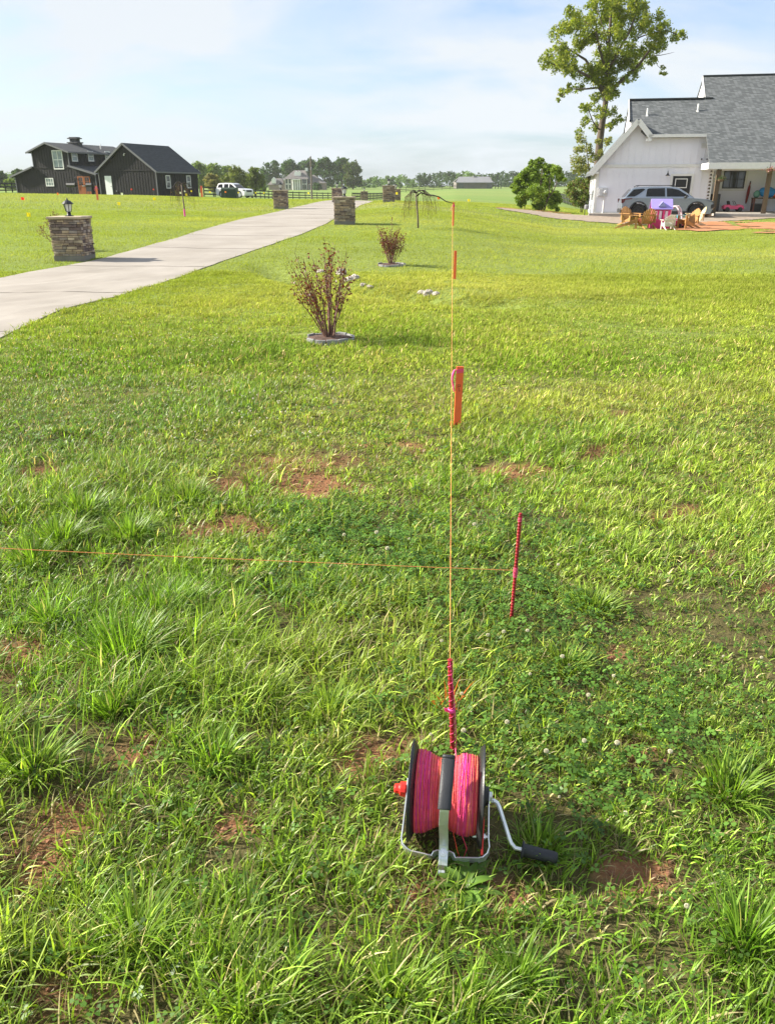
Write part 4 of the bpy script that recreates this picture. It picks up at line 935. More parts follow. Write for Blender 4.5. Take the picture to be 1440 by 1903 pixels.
rf = MB(); ov = .55; k = (z_ur - z_u) / ((X2 - X1) / 2)
slab(rf, [(X2 + ov, -ov, z_u - ov * k + .14), (X2 + ov, DH + ov, z_u - ov * k + .14), (XM, DH + ov, z_ur + .14), (XM, -ov, z_ur + .14)], .14)
slab(rf, [(X1 - ov, DH + ov, z_u - ov * k + .14), (X1 - ov, -ov, z_u - ov * k + .14), (XM, -ov, z_ur + .14), (XM, DH + ov, z_ur + .14)], .14)
slab(rf, [(LH + .4, -.4, z_re - .05), (LH + .4, DH, z_re - .05), (X2 + .02, DH, z_rt + .14), (X2 + .02, -.4, z_rt + .14)], .14)
slab(rf, [(-.5, DH, z_le - .05), (-.5, -.4, z_le - .05), (X1 - .02, -.4, z_lt + .14), (X1 - .02, DH, z_lt + .14)], .14)
ro = rf.build('roof', roof_d, hf.t)
tm = MB(); yy = -ov - .03
for a, b in (((X1 - ov, yy, z_u - ov * k + .03), (XM, yy, z_ur + .03)), ((X2 + ov, yy, z_u - ov * k + .03), (XM, yy, z_ur + .03)), ((LH + .4, -.44, z_re - .14), (X2, -.44, z_rt + .05)), ((-.5, -.44, z_le - .14), (X1, -.44, z_lt + .05))): bar(tm, a, b, .05, .2)
bar(tm, (X2 + ov + .03, -ov, z_u - ov * k + .04), (X2 + ov + .03, DH + ov, z_u - ov * k + .04), .05, .16)
tm.build('fascia', blk_t, ro)
ch = MB(); zc_ = z_ur - .45; yb = 5.2; ch.box((XM + .2, yb, zc_ + .2), (1.5, 1.1, .9)); ch.box((XM + .2, yb, zc_ + .74), (1.75, 1.3, .14)); ch.box((XM + .2, yb, zc_ + 1.0), (1.1, .8, .4)); ch.box((XM + .2, yb, zc_ + 1.28), (1.6, 1.15, .13)); ch.box((XM + .2, yb, zc_ + 1.40), (1.2, .9, .10))
ch.build('chimney', mat('chimney_grey', (.06, .06, .065), .8), ro); MB().tube([(X2 - 1.4, 8.5, z_u + .3), (X2 - 1.4, 8.5, z_u + 1.2)], .07, 8).build('vent_pipe', white_t, ro)
dp = MB(); dp.box((X2 + .02, -.05, (z_rt + z_u) / 2), (.13, .09, z_u - z_rt)); dp.box((LH - .02, -.05, z_re / 2 - .2), (.13, .09, z_re)); dp.box((.05, -.05, z_le / 2 - .2), (.11, .09, z_le)); dp.box((X1 + .02, -.05, (z_lt + z_u) / 2), (.11, .09, z_u - z_lt)); dp.build('corner_board', blk_t, hf.t)
window(hf, wx1, 0, zw1, 1.35, 1.05, (0, -1), white_t, glass_b, 3, 2, .11); window(hf, wx2, 0, zw2, 1.7, 2.35, (0, -1), white_t, glass_b, 2, 2, .12)
for pxs in (137.5, 168, 200):
    o2 = hf.w((X2, 0, z_u)); yw = lsolve((o2.x, o2.y), (-hf.s, hf.c), pxs, o2.z); window(hf, X2, yw, hf.z(X2, yw, 290.5), 1.15, 1.3, (1, 0), white_t, glass_b, 1, 2, .13)
wood = mat('stained_door', (.30, .085, .018), .45, var=.3, scale=3, stretch=(1, 1, .2))
for s in (-1, 1):
    d = MB(); x = dx + s * .52
    for q in (-1, 1): d.box((x + q * .42, -.04, 1.12), (.17, .08, 2.25))
    for zz, hh in ((.25, .5), (1.05, .14), (2.18, .16)): d.box((x, -.042, zz), (.68, .07, hh))
    d.box((x, -.035, 1.62), (.05, .05, 1.0)); d.box((x, -.036, 1.62), (.66, .05, .04)); d.box((x, -.02, .72), (.68, .04, .56))
    do = d.build('door', wood, hf.t); MB().box((x, -.010, 1.6), (.68, .02, 1.05)).build('pane', glass, do); MB().box((x - s * .40, -.11, 1.1), (.05, .06, .25)).build('handle', iron, do)
MB().ico((dx - 1.25, -.12, 2.0), (.10, .09, .16)).build('wall_lamp', iron, hf.t); MB().ico((dx + 1.25, -.12, 2.0), (.10, .09, .16)).build('wall_lamp', iron, hf.t)
def grill(x, label, big):
    g = hf.w((x, -1.4, 0)); t = thing('grill', label, 'grill', (g.x, g.y, Tz(g.x, g.y) - .0), rz); b = MB(); z0 = 0.25
    L_ = 1.5 if big else 1.0
    b.lathe([(.22, -L_ / 2), (.27, -L_ / 2 + .05), (.27, L_ / 2 - .05), (.22, L_ / 2)], (0, 0, z0 + .95), (1, 0, 0), 14); b.build('barrel' if big else 'lid', iron if big else blackp, t)
    for sx_ in (-1, 1):
        for sy in (-1, 1): MB().tube([(sx_ * L_ * .36, sy * .2, z0 + .75), (sx_ * L_ * .42, sy * .28, -.1)], .03, 6).build('leg', iron, t)
    s = MB(); s.box((-L_ / 2 - .3, 0, z0 + .85), (.5, .5, .04)); s.build('side_shelf', iron if big else white_t, t)
    if big: MB().tube([(L_ / 2 - .2, 0, z0 + 1.25), (L_ / 2 - .2, 0, z0 + 1.8)], .06, 8).build('stack', iron, t)
    else: MB().box((0, 0, z0 + .45), (.9, .5, .55)).build('cabinet', iron, t)
grill(hf.x(135, -1.4, .5), 'black barrel smoker left of the wooden double doors', True); grill(hf.x(168.5, -1.4, .5), 'smaller grill with a steel lid right of the wooden double doors', False)

# ================================================================ WHITE FARMHOUSE
wht = mat('white_siding', (.82, .81, .86), .6, var=.04, scale=.7, spec=.3)
YW = 54.0; zb = -.02
xl_, = (xat(1106, YW, zb),); yawW = R(-11.5); o = Vector((xl_, YW + .6, zb))
wf = Frame('white_farmhouse', 'white board and batten farmhouse with steep grey shingle roofs and a covered porch', 'house', o, yawW)
XR = wf.x(1321, 0, 1.5); XP = wf.x(1184, 0, 5.); XV = wf.x(1207, 0, 4.5)
zE = wf.z(0, 0, 311); zP = wf.z(XP, 0, 226); zV = wf.z(XV, 0, 254); zT = wf.z(XR, 0, 250); zB = wf.z(XR / 2, 0, 308)
zM = (zV + zT) / 2
DW = 12.
a_ = MB(); dxw, mxw = wf.x(1264, 0, 1.4), wf.x(1120, 0, 1.5)
dzt = wf.z(dxw, 0, 327)
wall(a_, (0, 0), (XR, 0), _S([0, XP, XV, XR], [zE, zP - .12, zM - .1, zM - .1]), -.25, bat=.405, bw=.055, bd=.03, skip=[(dxw - .66, dxw + .66, -1, dzt + .16)])
wall(a_, (0, .13), (0, DW), _S([0, DW], [zE, zE]), -.25, out=-1, bat=.405)
wall(a_, (0, DW + .13), (XR + 6, DW + .13), _S([0, XP, XR + 6], [zE, zP, zP]), -.25, out=-1)
a_.build('wall', wht, wf.t)
tm = MB(); bar(tm, (.0, -.035, zB), (XR, -.035, zB), .05, .17); tm.box((.07, -.036, zE / 2 - .1), (.16, .06, zE + .2)); tm.box((-.036, .10, zE / 2 - .1), (.06, .18, zE + .2)); tm.box((XR - .06, -.036, zM / 2 - .2), (.13, .058, zM)); tm.box((XR / 2, -.03, -.03), (XR - .3, .05, .22)); tm.build('trim_board', white_t, wf.t)
# front gable roof (asymmetric) and the long main roof behind it
rf = MB(); kL = (zP - zE) / XP; ov = .38
slab(rf, [(-ov, DW, zE - ov * kL + .14), (-ov, -.42, zE - ov * kL + .14), (XP, -.42, zP + .14), (XP, DW, zP + .14)], .16)
kR = (zP - zM) / (XV - XP); xr2 = XV + .05
slab(rf, [(xr2, -.42, zM - .05 * kR + .14), (xr2, 1.6, zM + .14 - .05 * kR), (XP, 3.0, zP + .14), (XP, -.42, zP + .14)], .16)
YR = 4.6; XA = wf.x(1169, YR, 8.5); zR1 = wf.z((XA + XR) / 2, YR, 184); XB = wf.x(1306, YR, 8.5)
# taller roof at the right, coming down over the porch
YP = -2.2; YR2 = 5.4
for _ in range(12):
    zR2 = wf.z(XR + 3, YR2, 139); zPe = wf.z(XR + 1, YP, 301); kk = (zR2 - zPe) / (YR2 - YP); YP = -.4 - (zM + .10 - zPe) / kk
XE = XR + 14; XQ = wf.x(1306, YR2, zR2); XQ2 = wf.x(1321.5, YP, zPe)
pl_ = lambda y: zPe + (y - YP) * kk
for _ in range(12): zR1 = wf.z((XA + XR) / 2, YR, 184); YR = YP + (zR1 - zPe) / kk
XA = wf.x(1169, YR, zR1)
slab(rf, [(XV - .3, -.40, zM + .07), (XR - .1, -.40, zM + .07), (XR - .1, YR, zR1 - .03), (XA, YR, zR1 - .03), (XA, 1.05, pl_(1.05) - .03)], .10)
slab(rf, [(XA, YR + .02, zR1), (XR, YR + .02, zR1), (XR, 2 * YR + .4, zM), (XA, 2 * YR + .4, zM)], .12)
slab(rf, [(XQ2 - .12, YP - .1, zPe - .1 * kk), (XE, YP - .1, zPe - .1 * kk), (XE, YR2, zR2), (XQ, YR2, zR2), (XQ2 - .12, .8, pl_(.8))], .14)
slab(rf, [(XQ, YR2 + .02, zR2), (XE, YR2 + .02, zR2), (XE, YR2 + 7, zPe + 1), (XQ, YR2 + 7, zPe + 1)], .14)
ro = rf.build('roof', roof_g, wf.t)
gb = MB(); gb.prism([(1.2, zPe + (1.2 - YP) * kk - .16), (YR2, zR2 - .16), (YR2 + 5, zM + .4), (YR2 + 5, zM - .2), (1.2, zM + .8)], (XQ + .06, 0, 0), (0, 1, 0), (0, 0, 1), (.1, 0, 0)); gb.prism([(.3, zM - .1), (YR, zR1 - .14), (2 * YR, zM - .1)], (XA + .06, 0, 0), (0, 1, 0), (0, 0, 1), (.1, 0, 0)); gb.build('upper_gable_wall', wht, wf.t)
f = MB()
bar(f, (-ov, -.46, zE - ov * kL + .02), (XP, -.46, zP + .02), .05, .30); bar(f, (xr2 + .02, -.46, zM - .1), (XP, -.46, zP + .02), .05, .30); bar(f, (XV - .1, -.46, zM - .02), (XR - .02, -.46, zM - .02), .05, .17); f.box((xr2 - .12, -.40, zM - .24), (.34, .16, .14)); f.box((-.14, -.30, zE - .32), (.5, .34, .10))
f.build('fascia', white_t, ro); f = MB(); bar(f, (XA - .02, .9, zM + .9), (XA - .02, YR, zR1 - .06), .04, .2); f.build('rake_board', white_t, ro); f = MB(); bar(f, (XQ - .03, 3., zPe + (3. - YP) * kk - .10), (XQ - .03, YR2, zR2 - .08), .04, .2)
f.build('rake_board', white_t, ro)
rc = MB(); bar(rc, (XA, YR, zR1 + .02), (XR - .2, YR, zR1 + .02), .25, .07); bar(rc, (XQ, YR2, zR2 + .02), (XE, YR2, zR2 + .02), .25, .07); rc.build('ridge_cap', mat('ridge_dark', (.05, .055, .06), .8), ro)
for pxv, pyv, hh in ((1202, 213, .45), (1296, 205, .45)):
    yv_ = 2.0
    for _ in range(8): xv_ = wf.x(pxv, yv_, pl_(yv_)); yv_ = YP + (wf.z(xv_, yv_, pyv) - zPe) / kk
    zz = pl_(yv_) + .2; v = MB(); v.tube([(xv_, yv_, zz - .4), (xv_, yv_, zz + .16)], .055, 10); v.lathe([(.13, 0), (.07, .10)], (xv_, yv_, zz - .32), (0, 0, 1), 10); v.build('vent_pipe', white_t, ro)
# side windows of the sunlit end wall
for yy in (3.0, 7.5): window(wf, 0, yy, 1.5, 1.0, 1.7, (-1, 0), white_t, glass, 2, 2)
# black door with a framed pane
zd = dzt
d_ = MB(); d_.box((dxw, -.03, zd / 2), (1.06, .05, zd)); do = d_.build('door', mat('black_door', (.014, .014, .016), .5), wf.t, bevel=.005)
dt = MB()
for s in (-1, 1): dt.box((dxw + s * .62, -.04, zd / 2), (.13, .06, zd + .13))
dt.box((dxw, -.041, zd + .065), (1.37, .06, .13)); dt.build('frame', white_t, do)
window_f = MB(); zc_ = zd - .42
for s in (-1, 1): window_f.box((dxw - .03 + s * .34, -.065, zc_), (.05, .03, .50))
for s in (-1, 1): window_f.box((dxw - .03, -.066, zc_ + s * .25), (.73, .03, .05))
wo_ = window_f.build('pane', glass, do); wo_.data.materials[0] = white_t; MB().ico((dxw + .42, -.09, 1.0), .035).build('handle', zinc, do)
# barn lamp beside the door, soffit vents, meter box with conduit, gas meter
lx = wf.x(1240.5, 0, 2.6); lz = wf.z(lx, 0, 326); l_ = MB(); l_.tube([(lx, -.03, lz + .18), (lx, -.22, lz + .26), (lx, -.30, lz + .16)], .012, 6); l_.lathe([(.025, .16), (.05, .12), (.07, .06), (.15, -.02)], (lx, -.30, lz), (0, 0, 1), 14); lo = l_.build('gooseneck_lamp', iron, wf.t); MB().ico((lx, -.30, lz - .01), .045).build('bulb', mat('warm_bulb', (.8, .7, .5), .4), lo)
mz = wf.z(mxw, 0, 357); m_ = MB(); m_.box((mxw, -.09, mz), (.58, .14, .52)); m_.box((mxw - .12, -.18, mz - .01), (.2, .04, .4)); m_.lathe([(.10, 0), (.11, .04), (.08, .09)], (mxw + .16, -.16, mz), (0, -1, 0), 16); mo = m_.build('meter_box', mat('box_grey', (.55, .55, .56), .55, var=.05), wf.t, bevel=.008); MB().tube([(mxw + .12, -.07, mz - .26), (mxw + .12, -.07, -.1)], .045, 8).build('conduit', white_t, mo)
vx = wf.x(1306, 0, 3.5); vz = wf.z(vx, 0, 271); v_ = MB()
for i in range(5): v_.box((vx, -.05, vz - .1 + i * .055), (.34, .05, .035))
v_.build('wall_vent', white_t, wf.t)
for pxv in (1302, 1312, 1317): xx = wf.x(pxv, 0, 3.); MB().ico((xx, -.10, wf.z(xx, 0, 296 - (pxv > 1315) * 3)), (.05, .05, .06)).build('security_light', blk_t, wf.t)
# porch
pw_ = MB(); yb = 2.2; PY = .7; XWp = wf.x(1362, yb, 1.8); zWp = wf.z(XWp, yb, 333)
wall(pw_, (XR + .14, yb), (XE, yb), _S([0, XE - XR], [zPe + 1.2, zPe + 1.2]), -.1, bat=.405, bw=.05, bd=.018, skip=[(XWp - XR - 1.0, XWp - XR + 1.0, zWp - 1., zWp + 1.)]); pw_.bab((XR - .12, .05, -.1), (XR + .02, YR2, zM + .3)); pw_.build('porch_wall', wht, wf.t)
wn_ = window(wf, XWp, yb, zWp, wf.x(1382, yb, 1.8) - wf.x(1341, yb, 1.8), wf.z(XWp, yb, 315) - wf.z(XWp, yb, 350), (0, -1), mat('black_frame', (.012, .012, .014), .5), glass, 3, 2, .07)
tw = MB(); ww_, hw_ = (wf.x(1382, yb, 1.8) - wf.x(1341, yb, 1.8)) / 2, (wf.z(XWp, yb, 315) - wf.z(XWp, yb, 350)) / 2
for s in (-1, 1): tw.box((XWp + s * (ww_ + .07), yb - .035, zWp), (.14, .06, 2 * hw_ + .28)); tw.box((XWp, yb - .036, zWp + s * (hw_ + .07)), (2 * ww_, .06, .14))
tw.build('trim_board', white_t, wn_)
pf = MB(); bar(pf, (XQ2 - .16, YP - .12, zPe - .20), (XE, YP - .12, zPe - .20), .05, .34); bar(pf, (XQ2 - .12, YP - .1, zPe - .20), (XQ2 - .12, -.06, zPe - .20), .05, .34); pf.bab((XQ2 - .09, YP, zPe - .40), (XE, yb - .03, zPe - .36)); pf.build('porch_fascia', white_t, wf.t)
sb = MB(); sb.bab((XR - .1, YP - .35, -.35), (XE, yb, .10)); sb.bab((-.3, -.75, -.3), (XR - .11, -.08, .0)); sb.build('porch_slab', mat('slab_concrete', (.36, .33, .29), .9, var=.1), wf.t, bevel=.02)
postm = mat('post_wood', (.13, .085, .045), .75, var=.25, scale=4, stretch=(1, 1, .15))
for pxp in (1330, 1424): xx = wf.x(pxp, YP + .1, 1.3); MB().bab((xx - .12, YP, .10), (xx + .12, YP + .24, zPe - .36)).build('porch_post', postm, wf.t, bevel=.01)
xx = XQ2 + .30; ch = MB()
for i in range(14): ch.lathe([(.02, 0), (.075, .02), (.06, .10), (.02, .12)], (xx - .25 , YP - .05, zPe - .55 - i * .185), (0, 0, 1), 8)
ch.build('rain_chain', mat('bronze_dark', (.05, .035, .025), .5, .5), wf.t)
# hanging baskets on the posts
def basket(pxp, pyp, label, colr):
    xx = wf.x(pxp, YP - .2, 1.8); g = wf.w((xx, YP - .2, wf.z(xx, YP - .2, pyp))); t = thing('hanging_basket', label, 'hanging basket', g, 0)
    MB().lathe([(.05, -.16), (.15, -.10), (.19, 0), (.17, .01)], (0, 0, 0), (0, 0, 1), 12).build('basket', postm, t); hk = MB(); hk.tube([(0, .02, .02), (0, .02, .45), (0, .15, .5)], .010, 5); hk.build('hanger', iron, t)
    leaf_cloud(rng.normal(0, .11, (150, 3)) * [1.2, 1, .55] + [0, 0, .06], .035, [(.09, .17, .04), (.06, .12, .03)] + colr, 'plant', GM, t)
basket(1338, 333, 'dark hanging basket on the left porch post', [(.10, .09, .05)]); basket(1426, 317, 'hanging basket with pink flowers on the right porch post', [(.7, .12, .2), (.75, .4, .4), (.6, .08, .12)])
def wp(px, py, ly):                 # world point of a pixel in the farmhouse plane y = ly
    x = 0.
    for _ in range(3): z = wf.z(x, ly, py); x = wf.x(px, ly, z)
    return wf.w((x, ly, z)), x, z
# things on the porch
t0, x_, z_ = wp(1354, 340, -.1)
g = wf.w((wf.x(1355, YP + .7, .3), YP + .9, .10))
def toy_car(g):
    g = wf.w((wf.x(1361, PY, .4), PY, .10)); t = thing('toy_ride_on_car', 'pink ride on toy car with black wheels parked on the porch', 'toy car', g, yawW + R(4)); m = mat('toy_pink', (.85, .10, .25), .35, var=.05)
    b = MB(); pr = [(-.60, .16), (-.62, .32), (-.50, .40), (-.25, .42), (-.15, .36), (.18, .36), (.30, .44), (.56, .36), (.62, .22), (.58, .14)]
    b.prism(pr, (0, -.3, 0), (1, 0, 0), (0, 0, 1), (0, .6, 0)); b.build('body', m, t, bevel=.03)
    for sx_ in (-.38, .38):
        for sy in (-.31, .31): MB().lathe([(.06, -.05), (.13, -.05), (.14, 0), (.13, .05), (.06, .05)], (sx_, sy, .14), (0, 1, 0), 16).build('wheel', iron, t)
    w = MB(); w.strip([(.12, -.22, .42), (.0, -.2, .62), (-.02, .2, .62), (.12, .22, .42)], (1, 0, .3), .03, .02); w.build('windscreen_frame', iron, t); MB().box((-.30, 0, .50), (.08, .44, .26), Matrix.Rotation(-.3, 3, 'Y')).build('seat', iron, t)
    MB().lathe([(.045, 0), (.045, .02)], (.615, -.2, .28), (1, 0, 0), 10).build('headlight', white_t, t); MB().lathe([(.045, 0), (.045, .02)], (.615, .2, .28), (1, 0, 0), 10).build('headlight', white_t, t)
toy_car(g)
p, _, _ = wp(1392, 362, yb - .10)
t = thing('wall_thermometer', 'long dark red bat shaped ornament hung on the porch wall right of the window', 'wall ornament', wf.w((wf.x(1389, yb - .06, 1.2), yb - .06, wf.z(wf.x(1389, yb, 1.2), yb, 359))), yawW); b = MB(); b.lathe([(.03, -.62), (.06, -.5), (.09, 0), (.075, .35), (.03, .52), (.05, .60)], (0, -.05, 0), (.06, 0, 1), 12); t.name = 'wall_ornament'; b.build('body', mat('dark_red', (.25, .02, .02), .5), t); MB().lathe([(.035, .60), (.03, .72)], (0, -.05, 0), (.06, 0, 1), 8).build('cap', iron, t)
def bench(px, w, label, h=.75):
    g = wf.w((wf.x(px, PY + .4, .5), PY + .4, .10)); t = thing('porch_table', label, 'table', g, yawW); MB().bab((-w / 2, -.35, h - .06), (w / 2, .35, h)).build('table_top', postm, t, bevel=.01)
    for a in (-1, 1):
        for b in (-1, 1): MB().bab((a * (w / 2 - .08) - .045, b * .28 - .045, 0), (a * (w / 2 - .08) + .045, b * .28 + .045, h - .06)).build('leg', mat('red_wood', (.16, .05, .03), .7), t)
    return t
bench(1425, 1.9, 'dark wooden table heaped with toys at the right end of the porch', .82)
def heap(px, py, r, color, label, name):
    p = wf.w((wf.x(px, PY + .4, 1.2), PY + .4, .92)); m = MB(); m.ico((0, 0, r[2] * .95), r, jit=.07, sub=2); o = m.build(name, mat(name + '_m', color, .5), None, smooth=True); o.location = p; o.rotation_euler = (0, R(8), yawW); tag(o, label, 'toy')
heap(1424, 350, (.52, .3, .33), (.02, .24, .55), 'bright blue plastic toy boat shape on the porch table', 'blue_toy'); heap(1405, 350, (.2, .2, .22), (.12, .30, .22), 'small green toy left of the blue one on the porch table', 'green_toy'); heap(1440, 350, (.24, .2, .17), (.85, .20, .03), 'orange toy right of the blue one on the porch table', 'orange_toy')
t = thing('storage_bin', 'dark storage bin under the left end of the porch table', 'bin', wf.w((wf.x(1404, PY + .5, .3), PY + .5, .10)), yawW); MB().box((0, 0, .22), (.5, .4, .42), taper=1.1).build('box', iron, t, bevel=.02); MB().box((0, 0, .455), (.58, .48, .05)).build('lid', blk_t, t, bevel=.01)
t = thing('black_cooler', 'black cabinet by the corner behind the left porch post', 'cabinet', wf.w((XR + .50, 1.2, .10)), yawW); t.name = 'porch_cabinet'; MB().box((0, 0, .52), (.55, .5, 1.04)).build('body', iron, t, bevel=.02); MB().box((0, -.27, .55), (.45, .03, .8)).build('door', mat('dark_door', (.03, .03, .032), .4), t)
t = thing('plant_pot', 'tall terracotta pot standing at the house corner behind the car nose', 'plant pot', (lambda g: g)(wf.w((wf.x(1316, YP - .7, .2), YP - .7, -.12))), 0); MB().lathe([(.16, 0), (.20, .3), (.24, .52), (.27, .53), (.27, .60), (.22, .60), (.20, .5)], (0, 0, 0), (0, 0, 1), 18).build('pot', mat('terracotta', (.50, .30, .18), .85), t); MB().lathe([(.21, .54), (.02, .56)], (0, 0, 0), (0, 0, 1), 14).build('soil', mat('mulch', (1, 1, 1)), t)
# gas meter by the left corner
gmt = thing('gas_meter', 'grey gas meter with black pipes at the left corner of the farmhouse', 'gas meter', wf.w((-.45, -.35, -.15)), yawW); MB().lathe([(.13, 0), (.15, .05), (.15, .22), (.10, .27)], (0, 0, .38), (0, 0, 1), 14).build('meter_body', mat('meter_grey', (.22, .22, .23), .5), gmt); q = MB(); q.tube([(-.1, 0, 0), (-.1, 0, .8), (-.02, 0, .86), (.1, 0, .86), (.12, 0, .66)], .022, 6); q.tube([(.12, 0, .86), (.12, 0, 1.25), (.3, .1, 1.25)], .02, 6); q.build('pipe', iron, gmt)

# ================================================================ CARS
rubber = mat('tyre_rubber', (.015, .015, .016), .85, bump=.2, bscale=30)
car_glass = mat('car_glass', (.006, .007, .008), .06, spec=.35, var=.1)
def car(name, label, loc, rz_, L, Wc, H, paint, rim, prof_lo, roof, wheels, wr, blackarch=True, rails=True, pillars=(), belt=.62, clad=True):
    """local x: rear(-) to front(+), y across. prof_lo: body side outline (closed, without arches); roof: greenhouse outline"""
    t = thing(name, label, 'car', loc, rz_); hw = Wc / 2; K_ = 9
    def body(outl, w0, lean, zb_, nm, m, bev, inset=0.):
        mb = MB(); n = len(outl); vs = []
        ws = [-1, -.93, .93, 1]
        for w in ws:
            for x, z in outl:
                k = 1. if abs(w) < .99 else .985
                cx_ = sum(p[0] for p in outl) / n; cz_ = sum(p[1] for p in outl) / n
                yy = w * (w0 - lean * max(0, z - zb_)); vs.append((cx_ + (x - cx_) * k, yy, cz_ + (z - cz_) * k))
        fs = [tuple(range(n)), tuple(range(4 * n - 1, 3 * n - 1, -1))]
        for j in range(3):
            for i in range(n): fs.append((j * n + i, (j + 1) * n + i, (j + 1) * n + (i + 1) % n, j * n + (i + 1) % n))
        mb.add(vs, fs); return mb.build(nm, m, t, smooth=False, bevel=bev, seg=3)
    # lower outline with wheel arches cut in
    lo = list(prof_lo); zb0 = .24
    bot = []
    for wx in sorted(wheels):
        ra = wr + .075; bot.append((wx - ra, zb0)); 
        for i in range(K_ + 1):
            a = math.pi * (1 - i / K_); bot.append((wx + ra * math.cos(a), max(zb0, wr + ra * math.sin(a))))
        bot.append((wx + ra, zb0))
    outl = lo + [(min(p[0] for p in lo) + .14, zb0)] + bot + [(max(p[0] for p in lo) - .12, zb0)]
    bd = body(outl, hw, .06, .7 * H, 'body', paint, .02)
    cb = body(roof, hw - .07, .30, H * belt, 'cabin', paint, .03)
    # glazing: side panes just proud of the cabin, following its lean
    zbelt = H * belt
    def yc(z, o=.012): return (hw - .07 - .30 * max(0, z - zbelt)) + o
    for s in (-1, 1):
        for poly in pillars:
            g = MB(); a = [(x, s * yc(z), z) for x, z in poly]; b = [(x, s * (yc(z) - .03), z) for x, z in poly]; n = len(poly)
            g.add(a + b, [tuple(range(n)), tuple(range(2 * n - 1, n - 1, -1))] + [(i, n + i, n + (i + 1) % n, (i + 1) % n) for i in range(n)]); g.build('side_window', car_glass, cb)
    xs_ = sorted(roof); top = [p for p in roof if p[1] > zbelt + .1]
    fr_t, fr_b = roof[-2], roof[-1]; rr_t, rr_b = roof[1], roof[0]
    for (a, b, nm) in ((fr_t, fr_b, 'windscreen'), (rr_t, rr_b, 'rear_window')):
        d = Vector((b[0] - a[0], 0, b[1] - a[1])); n_ = Vector((-d.z, 0, d.x)).normalized(); n_ = n_ if n_.z > 0 else -n_
        p0, p1 = Vector((a[0], 0, a[1])) + d * .10, Vector((a[0], 0, a[1])) + d * .92
        q = []
        for p, z in ((p0, a[1]), (p1, b[1])):
            for s in (-1, 1): q.append(p + n_ * .012 + Vector((0, s * (yc(z, 0) - .10), 0)))
        g = MB(); g.add([q[0], q[1], q[3], q[2]] + [v - n_ * .02 for v in (q[0], q[1], q[3], q[2])], [(0, 1, 2, 3), (7, 6, 5, 4), (0, 4, 5, 1), (1, 5, 6, 2), (2, 6, 7, 3), (3, 7, 4, 0)]); g.build(nm, car_glass, cb)
    for wx in wheels:
        for s in (-1, 1):
            c = (wx, s * (hw - .13), wr); w = thing_part('wheel', t)
            MB().lathe([(wr * .66, -.11), (wr * .92, -.12), (wr, -.08), (wr, .08), (wr * .92, .12), (wr * .66, .11)], c, (0, 1, 0), 32, close=True).build('tyre', rubber, w, smooth=False)
            r_ = MB(); r_.lathe([(wr * .66, -.10 * s), (wr * .68, .10 * s), (wr * .60, .105 * s), (wr * .58, .02 * s)], c, (0, 1, 0), 28, close=True)
            for k in range(6):
                for da in (-.13, .13):
                    a = k * math.pi / 3 + da; r_.box((wx + math.cos(a) * wr * .34, s * (hw - .13) + s * .085, wr + math.sin(a) * wr * .34), (wr * .62, .03, .035), Matrix.Rotation(-a, 3, 'Y'))
            r_.lathe([(.06, .07), (.05, .11)], c, (0, s, 0), 10); r_.lathe([(wr * .6, .0), (.02, .01)], c, (0, s, 0), 16); r_.build('rim', rim, w)
            if clad:
                ar = MB(); pts = [(wx + (wr + .095) * math.cos(a), s * (hw + .004), wr + (wr + .095) * math.sin(a)) for a in [math.pi * (-.06 + 1.12 * i / 14) for i in range(15)]]; ar.strip(pts, (0, 1, 0), .05, .065); ar.build('arch_trim', iron, bd)
    if clad:
        s_ = MB()
        for s in (-1, 1): s_.box(((wheels[0] + wheels[1]) / 2, s * (hw - .0), .32), (abs(wheels[1] - wheels[0]) - 2 * wr - .16, .05, .16))
        s_.build('sill_trim', iron, bd)
    for s in (-1, 1):
        if rails: MB().strip([(roof[1][0] + .25, s * (yc(H) - .14), H - .03), (roof[1][0] + .4, s * (yc(H) - .12), H + .045), (roof[-2][0] - .35, s * (yc(H) - .12), H + .045), (roof[-2][0] - .15, s * (yc(H) - .14), H - .03)], (0, 0, 1), .035, .03).build('roof_rail', iron, cb)
        m = MB(); m.ico((roof[-1][0] - .55, s * (hw + .09), zbelt + .09), (.09, .12, .075)); m.build('mirror', paint if False else iron, cb)
        for xh in (roof[-1][0] - 1.35, roof[-1][0] - 2.35): MB().box((xh, s * (hw + .012), zbelt - .13), (.18, .025, .03)).build('door_handle', paint, bd)
    return t, bd, cb, hw
def thing_part(name, parent):
    o = bpy.data.objects.new(name, None); COL.objects.link(o); o.parent = parent; return o
silver = mat('silver_paint', (.25, .29, .34), .25, .6, var=.02, coat=.7); cwhite = mat('white_paint', (.78, .78, .78), .3, 0, var=.02, coat=.6)
LS = 5.15; Hs = 1.72
lo = [(2.50, .36), (2.56, .62), (2.54, .82), (2.44, .97), (2.2, 1.04), (1.25, 1.12), (-2.35, 1.14), (-2.50, 1.06), (-2.56, .78), (-2.56, .55), (-2.48, .34)]
rfp = [(-2.42, 1.10), (-2.02, 1.60), (-1.75, 1.68), (-.6, 1.725), (.25, 1.70), (.62, 1.62), (1.50, 1.09)]
gl_ = [[(-2.28, 1.17), (-1.92, 1.55), (-1.40, 1.60), (-1.28, 1.56), (-1.46, 1.42), (-1.62, 1.30), (-1.85, 1.18)], [(-1.22, 1.18), (-1.18, 1.56), (-1.08, 1.61), (-.20, 1.625), (-.16, 1.18)], [(-.06, 1.18), (-.10, 1.625), (.22, 1.61), (.55, 1.54), (1.16, 1.20), (1.12, 1.18)]]
YS = 50.0; gS = onG(1231, YS); hs = R(-9)
